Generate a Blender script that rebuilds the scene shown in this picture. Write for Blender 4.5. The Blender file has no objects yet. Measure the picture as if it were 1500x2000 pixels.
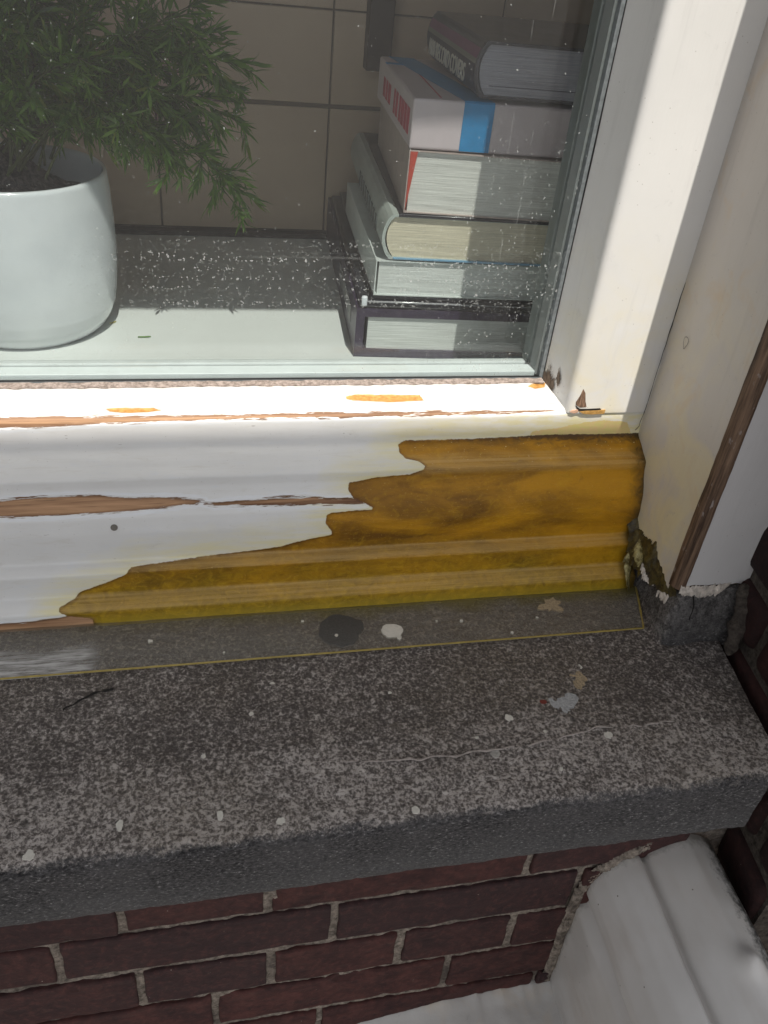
import bpy, bmesh, math, random
import numpy as np
from mathutils import Vector, Matrix, noise
R = math.radians
SC = bpy.context.scene

# ---------------------------------------------------------------- camera
AX = (0.976057, -0.042662, 0.213291)      # world X seen in camera space (right, down, forward)
AY = (-0.197348, -0.586041, 0.785881)
H = 0.522
cam_data = bpy.data.cameras.new('camera'); cam = bpy.data.objects.new('camera', cam_data)
SC.collection.objects.link(cam); SC.camera = cam
xa = Vector(AX).normalized(); ya = Vector(AY); ya = (ya - xa*ya.dot(xa)).normalized()
za = ya.cross(xa)                         # world up, in camera space
if za.y > 0: za = -za
rt = Vector((xa.x, ya.x, za.x)); up = -Vector((xa.y, ya.y, za.y)); bk = -Vector((xa.z, ya.z, za.z))
M = Matrix((rt, up, bk)).transposed().to_4x4(); M.translation = Vector((0, 0, H))
cam.matrix_world = M
cam_data.sensor_fit = 'VERTICAL'; cam_data.sensor_height = 36; cam_data.sensor_width = 27
cam_data.lens = 36*1649.85/2000; cam_data.clip_start = 0.02; cam_data.clip_end = 500
cam_data.dof.use_dof = False
SC.render.resolution_x = 768; SC.render.resolution_y = 1024

# ---------------------------------------------------------------- light
SUN_AZ = R(8.1)                           # sun stands 8 degrees to the right of the window's normal
SUN_EL = math.atan(1.88*math.cos(SUN_AZ))
W = bpy.data.worlds.new('World'); SC.world = W; W.use_nodes = True
wn = W.node_tree; bg = wn.nodes['Background']
sky = wn.nodes.new('ShaderNodeTexSky'); sky.sky_type = 'NISHITA'; sky.sun_disc = False
sky.sun_elevation = SUN_EL; sky.sun_rotation = math.pi - SUN_AZ
hs_ = wn.nodes.new('ShaderNodeHueSaturation'); hs_.inputs['Saturation'].default_value = .22
wn.links.new(sky.outputs[0], hs_.inputs['Color']); wn.links.new(hs_.outputs[0], bg.inputs[0]); bg.inputs[1].default_value = 0.115
sd = bpy.data.lights.new('sun', 'SUN'); sun = bpy.data.objects.new('sun', sd); SC.collection.objects.link(sun)
sd.energy = 3.5; sd.angle = R(0.5); sd.color = (1.0, 0.95, 0.87)
sdir = Vector((-math.sin(SUN_AZ)*math.cos(SUN_EL), math.cos(SUN_AZ)*math.cos(SUN_EL), -math.sin(SUN_EL)))
sun.rotation_euler = sdir.to_track_quat('-Z', 'Y').to_euler()
SC.view_settings.view_transform = 'Standard'; SC.view_settings.look = 'None'
SC.view_settings.exposure = 0.6; SC.view_settings.gamma = 1.0
SC.render.engine = 'CYCLES'
try: SC.cycles.transparent_max_bounces = 24
except Exception: pass

# ---------------------------------------------------------------- helpers
C = SC.collection
random.seed(4)
def tag(o, label=None, cat=None, group=None, kind=None):
    if label: o['label'] = label
    if cat: o['category'] = cat
    if group: o['group'] = group
    if kind: o['kind'] = kind
    return o
def empty(name, loc=(0,0,0), rz=0):
    o = bpy.data.objects.new(name, None); C.objects.link(o); o.location = loc; o.rotation_euler = (0,0,rz)
    o.empty_display_size = 0.02; return o
def mesh_obj(name, verts, faces, mats, parent=None, midx=None, smooth=False):
    me = bpy.data.meshes.new(name); me.from_pydata([tuple(v) for v in verts], [], [tuple(f) for f in faces]); me.update()
    for m in (mats if isinstance(mats, (list, tuple)) else [mats]): me.materials.append(m)
    if midx is not None: me.polygons.foreach_set('material_index', list(midx))
    if smooth: me.polygons.foreach_set('use_smooth', [True]*len(me.polygons))
    o = bpy.data.objects.new(name, me); C.objects.link(o)
    if parent is not None: o.parent = parent
    return o
def bm_obj(name, bm, mats, parent=None, smooth=False):
    me = bpy.data.meshes.new(name); bmesh.ops.recalc_face_normals(bm, faces=bm.faces[:]); bm.to_mesh(me); bm.free()
    for m in (mats if isinstance(mats, (list, tuple)) else [mats]): me.materials.append(m)
    if smooth: me.polygons.foreach_set('use_smooth', [True]*len(me.polygons))
    o = bpy.data.objects.new(name, me); C.objects.link(o)
    if parent is not None: o.parent = parent
    return o
def add_box(bm, x0, x1, y0, y1, z0, z1, bev=0, seg=2, mi=0):
    r = bmesh.ops.create_cube(bm, size=1.0, matrix=Matrix.Translation(((x0+x1)/2,(y0+y1)/2,(z0+z1)/2)) @ Matrix.Diagonal((x1-x0, y1-y0, z1-z0, 1)))
    vs = r['verts']; fs = set(f for v in vs for f in v.link_faces)
    for f in fs: f.material_index = mi
    if bev:
        es = list(set(e for v in vs for e in v.link_edges))
        q = bmesh.ops.bevel(bm, geom=es, offset=bev, segments=seg, affect='EDGES', profile=0.6, clamp_overlap=True)
        for f in q['faces']: f.material_index = mi; f.smooth = True
    return vs
def box_obj(name, b, m, parent=None, bev=0, seg=2):
    bm = bmesh.new(); add_box(bm, *b, bev=bev, seg=seg); return bm_obj(name, bm, m, parent)
def grid_faces(nu, nv):
    i = np.arange(nu-1)[:,None]; j = np.arange(nv-1)[None,:]
    a = (i*nv+j).ravel(); return np.stack([a, a+nv, a+nv+1, a+1], 1)
def smooth_poly(pts, n):
    """resample a polyline evenly with n points (linear)"""
    P = np.array(pts); s = np.r_[0, np.cumsum(np.hypot(*np.diff(P, axis=0).T))]
    t = np.linspace(0, s[-1], n); return np.stack([np.interp(t, s, P[:,k]) for k in range(P.shape[1])], 1)
def sdist(px, py, poly):
    """signed distance (inside positive) of points to a closed polygon"""
    poly = np.array(poly); n = len(poly); best = np.full(px.shape, 1e9); inside = np.zeros(px.shape, bool)
    for i in range(n):
        x0, y0 = poly[i]; x1, y1 = poly[(i+1) % n]; dx, dy = x1-x0, y1-y0
        t = np.clip(((px-x0)*dx+(py-y0)*dy)/(dx*dx+dy*dy+1e-12), 0, 1)
        best = np.minimum(best, np.hypot(px-x0-t*dx, py-y0-t*dy))
        c = ((y0 > py) != (y1 > py)) & (px < (x1-x0)*(py-y0)/((y1-y0) if y1 != y0 else 1e-12)+x0)
        inside ^= c
    return np.where(inside, best, -best)
def set_attr(o, name, arr):
    a = o.data.attributes.new(name, 'FLOAT', 'POINT'); a.data.foreach_set('value', np.asarray(arr, dtype=np.float32).ravel())

# ---------------------------------------------------------------- node helper
class NT:
    def __init__(s, name):
        s.m = bpy.data.materials.new(name); s.m.use_nodes = True; s.t = s.m.node_tree; s.t.nodes.clear()
        s.out = s.n('ShaderNodeOutputMaterial')
    def n(s, t, **k):
        q = s.t.nodes.new(t)
        for a, v in k.items(): setattr(q, a, v)
        return q
    def l(s, a, b): s.t.links.new(a, b)
    def setin(s, node, key, v):
        i = node.inputs[key]
        if isinstance(v, bpy.types.NodeSocket): s.l(v, i)
        elif isinstance(v, (tuple, list)) and len(v) == 3 and i.type == 'RGBA': i.default_value = (*v, 1)
        else: i.default_value = v
    def coord(s, scale=(1,1,1), kind='Object', rot=(0,0,0)):
        tc = s.n('ShaderNodeTexCoord'); mp = s.n('ShaderNodeMapping'); mp.inputs['Scale'].default_value = scale; mp.inputs['Rotation'].default_value = rot
        s.l(tc.outputs[kind], mp.inputs[0]); return mp.outputs[0]
    def noise(s, vec, scale, detail=4, rough=.55, dist=0, out='Fac'):
        q = s.n('ShaderNodeTexNoise'); s.l(vec, q.inputs['Vector']); q.inputs['Scale'].default_value = scale
        q.inputs['Detail'].default_value = detail; q.inputs['Roughness'].default_value = rough; q.inputs['Distortion'].default_value = dist
        return q.outputs[out]
    def voro(s, vec, scale, feature='F1', out='Distance', rnd=1.0):
        q = s.n('ShaderNodeTexVoronoi', feature=feature); s.l(vec, q.inputs['Vector']); q.inputs['Scale'].default_value = scale
        q.inputs['Randomness'].default_value = rnd; return q.outputs[out]
    def math(s, op, a, b=0.0, c=None, clamp=False):
        q = s.n('ShaderNodeMath', operation=op, use_clamp=clamp); s.setin(q, 0, a); s.setin(q, 1, b)
        if c is not None: s.setin(q, 2, c)
        return q.outputs[0]
    def ramp(s, fac, a, b, lo=0.0, hi=1.0, smooth=False):
        q = s.n('ShaderNodeMapRange'); 
        if smooth: q.interpolation_type = 'SMOOTHSTEP'
        s.setin(q, 0, fac); q.inputs[1].default_value = a; q.inputs[2].default_value = b; q.inputs[3].default_value = lo; q.inputs[4].default_value = hi
        return q.outputs[0]
    def mix(s, f, a, b, blend='MIX'):
        q = s.n('ShaderNodeMix', data_type='RGBA', blend_type=blend); s.setin(q, 0, f); s.setin(q, 6, a); s.setin(q, 7, b); return q.outputs[2]
    def attr(s, name):
        q = s.n('ShaderNodeAttribute', attribute_name=name); return q.outputs['Fac']
    def xyz(s, kind='Object'):
        tc = s.n('ShaderNodeTexCoord'); q = s.n('ShaderNodeSeparateXYZ'); s.l(tc.outputs[kind], q.inputs[0]); return q.outputs
    def bump(s, h, strength=.3, dist=.001, normal=None):
        q = s.n('ShaderNodeBump'); s.setin(q, 'Height', h); q.inputs['Strength'].default_value = strength; q.inputs['Distance'].default_value = dist
        if normal is not None: s.l(normal, q.inputs['Normal'])
        return q.outputs[0]
    def bsdf(s, col, rough=.5, normal=None, spec=.5, coat=0, metal=0, coatr=.1, link=True):
        q = s.n('ShaderNodeBsdfPrincipled'); s.setin(q, 'Base Color', col); s.setin(q, 'Roughness', rough)
        s.setin(q, 'Specular IOR Level', spec); q.inputs['Coat Weight'].default_value = coat; q.inputs['Coat Roughness'].default_value = coatr
        q.inputs['Metallic'].default_value = metal
        if normal is not None: s.l(normal, q.inputs['Normal'])
        if link: s.l(q.outputs[0], s.out.inputs[0])
        return q.outputs[0]
    def mixs(s, f, a, b):
        q = s.n('ShaderNodeMixShader'); s.setin(q, 0, f); s.l(a, q.inputs[1]); s.l(b, q.inputs[2]); return q.outputs[0]
def true_fresnel(t, ior):
    # same reflectance on both faces of a pane: light leaves it as it entered
    g = t.n('ShaderNodeNewGeometry'); fr = t.n('ShaderNodeFresnel')
    t.setin(fr, 'IOR', t.math('ADD', ior, t.math('MULTIPLY', g.outputs['Backfacing'], 1/ior-ior))); return fr
def simple(name, col, rough=.5, var=.08, scale=60, bump=.0, coat=0):
    t = NT(name); v = t.coord(); n = t.noise(v, scale, 5)
    c = t.mix(t.ramp(n, .3, .7), tuple(x*(1-var) for x in col), tuple(min(1, x*(1+var)) for x in col))
    nm = t.bump(n, bump, .001) if bump else None
    t.bsdf(c, rough, nm, coat=coat); return t.m

# ---------------------------------------------------------------- materials
def wood_col(t, v, dark=0.0):
    g = t.noise(v, 1.0, 6, .6, .4)
    c = t.mix(t.ramp(g, .40, .62), (.15,.065,.028), (.50,.29,.155)); g2 = t.noise(v, 4.0, 5, .7, .2); c = t.mix(t.ramp(g2, .56, .70, 0, .7), c, (.10,.05,.026))
    return c, g
# painted rail with stripped, resin-soaked corner and bare wood where the paint is scraped off
def rail_material():
    t = NT('rail_paint_and_resin')
    v = t.coord(); vs = t.coord((6, 60, 60))
    nz = t.noise(v, 260, 4); nl = t.noise(v, 40, 3); nstk = t.noise(vs, 6, 5)
    jit = t.math('MULTIPLY', t.math('SUBTRACT', nz, .5), .0022)
    jit2 = t.math('MULTIPLY', t.math('SUBTRACT', t.noise(vs, 14, 4), .5), .006)
    dres = t.math('ADD', t.attr('resin'), jit); jit3 = t.math('MULTIPLY', t.math('SUBTRACT', t.noise(t.coord((9, 150, 150)), 3, 4, .7), .5), .008); dwood = t.math('ADD', t.attr('wood'), t.math('ADD', t.math('MULTIPLY', jit2, 1.0), jit3))
    dchip = t.math('ADD', t.attr('chip'), t.math('MULTIPLY', jit2, .35)); dst = t.math('ADD', t.attr('stain'), t.math('MULTIPLY', jit, 1.6))
    # paint
    big = t.noise(v, 9, 4)
    pc = t.mix(t.ramp(big, .3, .7), (.665,.655,.635), (.74,.73,.71))
    sc = t.noise(vs, 30, 5, .7); pc = t.mix(t.ramp(sc, .62, .78, 0, .35), pc, (.52,.50,.46))
    spk = t.voro(v, 170, 'F1'); spk = t.math('LESS_THAN', spk, .055); pc = t.mix(t.math('MULTIPLY', spk, .5), pc, (.30,.28,.25))
    yel = t.ramp(t.math('ADD', t.attr('resin'), t.math('MULTIPLY', t.math('SUBTRACT', nl, .5), .03)), -.030, .001, 0, .8)
    yel = t.math('MULTIPLY', yel, t.ramp(t.noise(vs, 4, 3), .35, .6, .35, 1))
    pc = t.mix(yel, pc, (.74,.66,.32))
    drt = t.noise(t.coord((7, 34, 34)), 5, 6, .7, .8); pc = t.mix(t.ramp(drt, .54, .74, 0, .45), pc, (.56,.53,.47)); pc = t.mix(t.ramp(drt, .44, .30, 0, .35), pc, (.62,.64,.68))
    tick = t.noise(t.coord((90, 400, 400)), 1.0, 2, .6); pc = t.mix(t.ramp(tick, .74, .77, 0, .6), pc, (.30,.27,.24))
    bd = t.math('MULTIPLY', t.ramp(t.xyz()[2], .1625, .1645), t.ramp(t.noise(t.coord((9, 60, 60)), 2.2, 5, .7), .40, .68)); pc = t.mix(t.math('MULTIPLY', bd, .7), pc, (.50,.485,.455)); bl = t.math('MULTIPLY', t.ramp(t.xyz()[2], .1625, .1645), t.ramp(t.xyz()[0], .08, -.16)); pc = t.mix(t.math('MULTIPLY', bl, .45), pc, (.52,.51,.50))
    gl_ = t.noise(t.coord((10, 10, 40)), 6, 4); yz = t.math('MULTIPLY', t.ramp(t.xyz()[0], .12, .36), t.ramp(gl_, .40, .60)); pc = t.mix(t.math('MULTIPLY', yz, t.ramp(t.xyz()[2], .1605, .158, 0, .8)), pc, (.70,.63,.34))
    edge = t.ramp(t.math('ABSOLUTE', t.math('ADD', dwood, .0022)), 0, .0022, 1, 0)
    pc = t.mix(t.math('MULTIPLY', edge, .6), pc, (.74,.76,.80))
    paint = t.bsdf(pc, t.ramp(big, .3, .7, .34, .5), t.bump(t.math('ADD', t.math('MULTIPLY', nstk, .6), t.math('MULTIPLY', nl, 1.5)), .25, .0006), link=False)
    # resin
    ra = t.noise(t.coord((2.0, 6, 6)), 6, 5, .55, .5); rb = t.noise(t.coord((12,14,14)), 9, 7, .66, 1.0); fine = t.noise(t.coord((7, 110, 110)), 12, 6, .75)
    sp_ = t.noise(t.coord((1, 1.6, 1.6)), 520, 3, .6)
    x, y, z = t.xyz()
    rc = t.mix(t.ramp(t.math('ADD', ra, t.math('MULTIPLY', x, .55)), .45, .78), (.145,.060,.002), (.54,.255,.005))
    rc = t.mix(t.ramp(rb, .52, .74, 0, .35), rc, (.62,.36,.010))
    rc = t.mix(t.ramp(rb, .42, .28, 0, .35), rc, (.17,.07,.006))
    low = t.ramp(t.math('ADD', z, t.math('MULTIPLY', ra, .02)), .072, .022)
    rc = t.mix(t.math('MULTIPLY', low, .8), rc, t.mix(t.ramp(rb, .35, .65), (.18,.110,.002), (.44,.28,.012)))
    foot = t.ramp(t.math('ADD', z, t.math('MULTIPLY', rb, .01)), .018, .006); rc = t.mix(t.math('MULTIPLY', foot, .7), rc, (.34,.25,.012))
    rc = t.mix(t.ramp(fine, .58, .76, 0, .42), rc, (.58,.36,.10)); rc = t.mix(t.ramp(fine, .42, .28, 0, .35), rc, (.12,.05,.006))
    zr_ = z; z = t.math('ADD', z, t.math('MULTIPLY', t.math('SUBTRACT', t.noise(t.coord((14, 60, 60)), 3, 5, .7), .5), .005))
    wear_sheen = t.math('MAXIMUM', t.math('MULTIPLY', t.ramp(z, .0135, .018), t.ramp(z, .0265, .0235)), t.math('MULTIPLY', t.ramp(z, .0450, .0470), t.ramp(z, .0545, .0520)))
    wear_sheen = t.math('MAXIMUM', wear_sheen, t.math('MULTIPLY', t.ramp(z, .1150, .1215), t.ramp(z, .1310, .1270)))       # ridge bands: sky sheen painted pale, over arrises rubbed to wood fibre
    stri = t.noise(t.coord((3, 420, 420)), 1.2, 4, .7); wf = t.math('MULTIPLY', wear_sheen, t.ramp(stri, .34, .60, .25, 1)); rc = t.mix(t.math('MULTIPLY', wf, .46), rc, (.62,.42,.17)); z = zr_
    rc = t.mix(t.ramp(sp_, .64, .72, 0, .5), rc, (.66,.44,.13))
    edged = t.math('MULTIPLY', t.ramp(dres, 0, .0035, .8, 0), t.ramp(rb, .38, .55, .15, 1))
    rc = t.mix(edged, rc, (.085,.028,.006))
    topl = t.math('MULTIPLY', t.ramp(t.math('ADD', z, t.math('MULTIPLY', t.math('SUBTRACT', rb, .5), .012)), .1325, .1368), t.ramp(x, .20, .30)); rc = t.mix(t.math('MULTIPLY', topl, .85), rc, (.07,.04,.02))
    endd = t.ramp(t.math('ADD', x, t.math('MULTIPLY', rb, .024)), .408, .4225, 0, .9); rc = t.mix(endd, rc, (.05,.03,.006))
    scr = t.noise(t.coord((60, 160, 160), rot=(0,.4,0)), 4, 2, .8); scr = t.math('MULTIPLY', t.ramp(scr, .70, .73), t.ramp(z, .112, .13)); rc = t.mix(t.math('MULTIPLY', scr, .8), rc, (.78,.68,.42))
    h = t.math('ADD', t.math('MULTIPLY', fine, 1.0), t.math('ADD', t.math('MULTIPLY', rb, 1.2), t.math('MULTIPLY', sp_, .5)))
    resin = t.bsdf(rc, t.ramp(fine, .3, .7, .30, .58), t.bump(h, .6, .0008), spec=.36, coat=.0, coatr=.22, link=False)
    # wood
    wc, g = wood_col(t, t.coord((5, 110, 110)))
    wc = t.mix(t.ramp(t.attr('wood'), 0, .0025, .8, 0), wc, (.10,.045,.02))
    wc = t.mix(t.ramp(z, .16, .167, 0, .6), wc, (.62,.38,.24))
    wood = t.bsdf(wc, .7, t.bump(g, .5, .0008), link=False)
    cc = t.mix(t.ramp(nz, .35, .65), (.42,.20,.05), (.60,.34,.10)); chip = t.bsdf(cc, .6, t.bump(nz, .5, .0008), link=False)
    sn = t.mix(t.ramp(rb, .35, .65), (.66,.58,.22), (.72,.52,.26)); stain = t.bsdf(sn, .45, t.bump(nl, .4, .001), link=False)
    s = t.mixs(t.ramp(dst, -.0003, .0003), paint, stain)
    s = t.mixs(t.ramp(dwood, -.0003, .0003), s, wood)
    s = t.mixs(t.ramp(dchip, -.0003, .0003), s, chip)
    # dark cracked line where resin meets the fascia
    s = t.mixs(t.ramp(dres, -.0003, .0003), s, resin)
    t.l(s, t.out.inputs[0]); return t.m
def paint_material(name, col=(.76,.75,.73), yellow=0.0, warm=0.0, rough=.42):
    t = NT(name); v = t.coord(); vz = t.coord((40, 40, 5))
    big = t.noise(v, 10, 4); st = t.noise(vz, 5, 5, .65); m = t.noise(v, 45, 5, .6)
    c = t.mix(t.ramp(big, .3, .7), tuple(a*.96 for a in col), tuple(min(1, a*1.03) for a in col))
    c = t.mix(t.ramp(m, .60, .80, 0, .30), c, (.56,.55,.54))
    if yellow:
        x, y, z = t.xyz()
        f = t.math('MULTIPLY', t.ramp(t.math('ADD', z, t.math('MULTIPLY', m, .12)), .40, .14, 0, 1), t.ramp(t.noise(v, 18, 4, .6, .8), .40, .62))
        c = t.mix(t.math('MULTIPLY', f, yellow), c, (.74,.64,.36))
    stk = t.noise(t.coord((55, 55, 3.5)), 1.5, 5, .7); c = t.mix(t.ramp(stk, .56, .72, 0, .30), c, tuple(a*.72 for a in col)); c = t.mix(t.ramp(t.noise(v, 70, 5, .7, .5), .62, .76, 0, .35), c, tuple(a*.70 for a in col))
    if warm:
        f = t.ramp(t.noise(v, 26, 4, .6, .6), .55, .75, 0, warm); c = t.mix(f, c, (.60,.44,.26))
    spk = t.math('LESS_THAN', t.voro(v, 120), .06); c = t.mix(t.math('MULTIPLY', spk, .5), c, (.32,.29,.26))
    t.bsdf(c, rough, t.bump(t.math('ADD', st, m), .22, .0008)); return t.m
def stone_material():
    t = NT('weathered_stone'); v = t.coord(); x, y, z = t.xyz()
    w = t.n('ShaderNodeVectorMath', operation='ADD'); wn_ = t.n('ShaderNodeTexNoise'); t.l(v, wn_.inputs['Vector']); wn_.inputs['Scale'].default_value = 200; wn_.inputs['Detail'].default_value = 4
    sc = t.n('ShaderNodeVectorMath', operation='SCALE'); t.l(wn_.outputs['Color'], sc.inputs[0]); sc.inputs['Scale'].default_value = .006
    t.l(v, w.inputs[0]); t.l(sc.outputs[0], w.inputs[1]); wv = w.outputs[0]
    cell = t.voro(wv, 300, 'F1'); cell2 = t.voro(wv, 480, 'F1'); n1 = t.noise(v, 440, 5, .74, .4); n2 = t.noise(v, 150, 5, .68, .3); n3 = t.noise(v, 16, 5, .6); n4 = t.noise(v, 5, 3)
    pat = t.math('ADD', t.math('MULTIPLY', n1, 1.40), t.math('ADD', t.math('MULTIPLY', n2, .55), t.math('MULTIPLY', cell, .35)))
    band = t.ramp(t.math('ADD', y, t.math('MULTIPLY', n3, .06)), .465, .405, 0, 1, True)       # the weather side is lighter than the sheltered strip
    thr = t.math('ADD', 1.185, t.math('MULTIPLY', band, -.115)); thr = t.math('ADD', thr, t.math('MULTIPLY', t.math('SUBTRACT', n3, .5), .22))
    d = t.math('SUBTRACT', pat, thr)
    base = t.mix(t.ramp(d, -.15, .05), (.092,.079,.072), (.215,.188,.172))
    base = t.mix(t.ramp(d, .05, .19), base, (.50,.45,.415))
    base = t.mix(t.ramp(cell2, .20, .06, 0, .6), base, (.032,.026,.024))
    base = t.mix(t.math('MULTIPLY', t.ramp(n4, .45, .65, 0, .35), t.ramp(n1, .4, .6)), base, (.25,.20,.12))
    blotch = t.voro(wv, 24, 'F1'); base = t.mix(t.math('MULTIPLY', t.ramp(blotch, .20, .03, 0, .55), t.ramp(n2, .42, .55)), base, (.040,.034,.031))
    pebb = t.voro(wv, 75, 'F1', 'Color'); psp = t.n('ShaderNodeSeparateXYZ'); t.l(pebb, psp.inputs[0]); pm = t.math('MULTIPLY', t.ramp(psp.outputs[0], .88, .92), t.ramp(t.voro(wv, 75, 'F1'), .34, .22)); base = t.mix(t.math('MULTIPLY', pm, .6), base, t.mix(psp.outputs[1], (.05,.045,.042), (.17,.145,.125)))
    # front face: finer and darker
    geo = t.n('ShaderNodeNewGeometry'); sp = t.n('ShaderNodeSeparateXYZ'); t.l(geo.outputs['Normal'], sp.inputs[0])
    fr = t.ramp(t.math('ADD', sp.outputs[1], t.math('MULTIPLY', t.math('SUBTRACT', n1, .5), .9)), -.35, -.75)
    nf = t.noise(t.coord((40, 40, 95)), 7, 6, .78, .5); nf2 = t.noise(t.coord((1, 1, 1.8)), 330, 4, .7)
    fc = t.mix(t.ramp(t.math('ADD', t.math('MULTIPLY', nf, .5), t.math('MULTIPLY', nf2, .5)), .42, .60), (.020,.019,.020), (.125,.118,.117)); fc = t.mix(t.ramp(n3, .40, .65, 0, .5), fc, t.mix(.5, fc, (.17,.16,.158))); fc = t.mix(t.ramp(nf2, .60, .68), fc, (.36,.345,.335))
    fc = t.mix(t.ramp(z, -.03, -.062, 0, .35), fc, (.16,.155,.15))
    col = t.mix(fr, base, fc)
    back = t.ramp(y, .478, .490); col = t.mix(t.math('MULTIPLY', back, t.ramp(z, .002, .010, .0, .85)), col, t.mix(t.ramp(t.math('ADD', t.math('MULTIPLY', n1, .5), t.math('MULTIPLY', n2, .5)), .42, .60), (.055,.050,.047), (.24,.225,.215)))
    h = t.math('ADD', t.math('MULTIPLY', t.ramp(d, -.25, .25), 1.0), t.math('ADD', t.math('MULTIPLY', t.ramp(cell2, 0, .3), .5), t.math('MULTIPLY', nf2, .5)))
    t.bsdf(col, .9, t.bump(h, .8, .0013), spec=.25); return t.m
def brick_material(dark=1.0):
    t = NT('brick'); v = t.coord(); rnd = t.attr('rnd')
    n1 = t.noise(v, 35, 6, .65); n2 = t.noise(v, 320, 4, .7)
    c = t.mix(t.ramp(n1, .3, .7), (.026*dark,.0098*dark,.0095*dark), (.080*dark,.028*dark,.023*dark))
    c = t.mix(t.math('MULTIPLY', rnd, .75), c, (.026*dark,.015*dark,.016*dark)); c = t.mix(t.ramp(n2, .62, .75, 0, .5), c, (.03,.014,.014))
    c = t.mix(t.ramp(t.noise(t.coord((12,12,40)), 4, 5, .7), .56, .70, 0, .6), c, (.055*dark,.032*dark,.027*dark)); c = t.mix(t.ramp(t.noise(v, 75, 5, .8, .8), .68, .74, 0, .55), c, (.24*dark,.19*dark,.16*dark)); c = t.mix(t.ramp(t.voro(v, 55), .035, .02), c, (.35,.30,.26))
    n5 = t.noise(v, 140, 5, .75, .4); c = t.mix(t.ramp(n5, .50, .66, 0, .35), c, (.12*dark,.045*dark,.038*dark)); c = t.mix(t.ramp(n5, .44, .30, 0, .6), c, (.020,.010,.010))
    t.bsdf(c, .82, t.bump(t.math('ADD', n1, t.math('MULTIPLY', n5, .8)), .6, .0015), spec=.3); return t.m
def mortar_material(dark=1.0):
    t = NT('mortar'); v = t.coord(); n1 = t.noise(v, 160, 6, .75); n2 = t.noise(v, 22, 4)
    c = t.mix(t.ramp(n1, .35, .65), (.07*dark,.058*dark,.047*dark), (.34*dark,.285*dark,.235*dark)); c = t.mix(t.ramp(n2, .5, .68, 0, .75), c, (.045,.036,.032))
    t.bsdf(c, .95, t.bump(n1, .8, .002), spec=.2); return t.m
def glass_material(dirty):
    t = NT('dirty_glass' if dirty else 'clear_glass')
    fr = true_fresnel(t, 1.45)
    tr = t.n('ShaderNodeBsdfTransparent'); tr.inputs[0].default_value = (.968,.978,.976,1)
    gl = t.n('ShaderNodeBsdfGlossy'); gl.inputs['Roughness'].default_value = .0; gl.inputs['Color'].default_value = (.95,.97,1,1)
    s = t.mixs(fr.outputs[0], tr.outputs[0], gl.outputs[0])
    if dirty:
        x, y, z = t.xyz(); v = t.coord()
        flat0 = t.coord((1, 0, 1)); fw = t.n('ShaderNodeTexNoise'); t.l(flat0, fw.inputs['Vector']); fw.inputs['Scale'].default_value = 260; fs_ = t.n('ShaderNodeVectorMath', operation='SCALE'); t.l(fw.outputs['Color'], fs_.inputs[0]); fs_.inputs['Scale'].default_value = .0042; fa_ = t.n('ShaderNodeVectorMath', operation='ADD'); t.l(flat0, fa_.inputs[0]); t.l(fs_.outputs[0], fa_.inputs[1]); fm_ = t.n('ShaderNodeVectorMath', operation='MULTIPLY'); t.l(fa_.outputs[0], fm_.inputs[0]); fm_.inputs[1].default_value = (1,0,1); flat = fm_.outputs[0]
        zone = t.math('MULTIPLY', t.ramp(z, .225, .250), t.ramp(z, .300, .288)); zone = t.math('MULTIPLY', zone, t.ramp(x, -.10, .0))
        zone = t.math('MULTIPLY', zone, t.ramp(t.noise(flat, 14, 3), .22, .45))
        d1 = t.voro(flat, 420, 'F1'); gate = t.noise(flat, 45, 3); rowm = t.math('MAXIMUM', t.ramp(t.noise(t.coord((1.2, 0, 130)), 1.0, 2), .48, .56), .25)
        drops = t.math('MULTIPLY', t.math('LESS_THAN', d1, t.ramp(t.noise(flat, 260, 3), .35, .65, .10, .46)), t.math('MULTIPLY', zone, t.math('MULTIPLY', rowm, t.ramp(gate, .36, .48))))
        right = t.math('MULTIPLY', t.ramp(x, .17, .24), t.ramp(z, .42, .34)); d3 = t.voro(t.coord((1.3, 0, .7)), 300, 'F1')
        drops = t.math('MAXIMUM', drops, t.math('MULTIPLY', t.math('LESS_THAN', d3, .20), t.math('MULTIPLY', right, t.ramp(t.noise(flat, 50, 3), .48, .6))))
        d2 = t.math('LESS_THAN', t.voro(flat, 230, 'F1'), t.ramp(t.noise(flat, 200, 2), .40, .70, .02, .13)); d2 = t.math('MULTIPLY', d2, t.ramp(t.noise(flat, 33, 4), .44, .52))
        tiny = t.math('LESS_THAN', t.voro(flat, 420, 'F1'), t.ramp(t.noise(flat, 150, 2), .40, .70, .03, .14)); tiny = t.math('MULTIPLY', tiny, t.ramp(t.noise(flat, 21, 3), .30, .42))
        st = t.noise(t.coord((190, 0, 9)), 1.0, 4, .7); st = t.math('MULTIPLY', t.ramp(st, .60, .76), t.math('MULTIPLY', t.ramp(t.math('ABSOLUTE', t.math('SUBTRACT', x, .268)), .028, .004), t.ramp(z, .26, .32)))
        hs = t.noise(t.coord((3, 0, 420)), 1.0, 3, .7); hs = t.math('MULTIPLY', t.ramp(hs, .56, .72, 0, .13), zone)
        haze = t.ramp(t.noise(flat, 3.2, 4, .6), .3, .75, .002, .013)
        a = t.math('MAXIMUM', t.math('MULTIPLY', drops, .50), t.math('MULTIPLY', d2, .6)); a = t.math('MAXIMUM', a, t.math('MULTIPLY', tiny, .32))
        a = t.math('MAXIMUM', a, t.math('MULTIPLY', st, .4)); a = t.math('MAXIMUM', a, hs); a = t.math('ADD', a, haze, clamp=True)
        df = t.n('ShaderNodeBsdfDiffuse'); df.inputs[0].default_value = (.62,.64,.62,1)
        s = t.mixs(a, s, df.outputs[0])
    t.l(s, t.out.inputs[0]); return t.m
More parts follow.
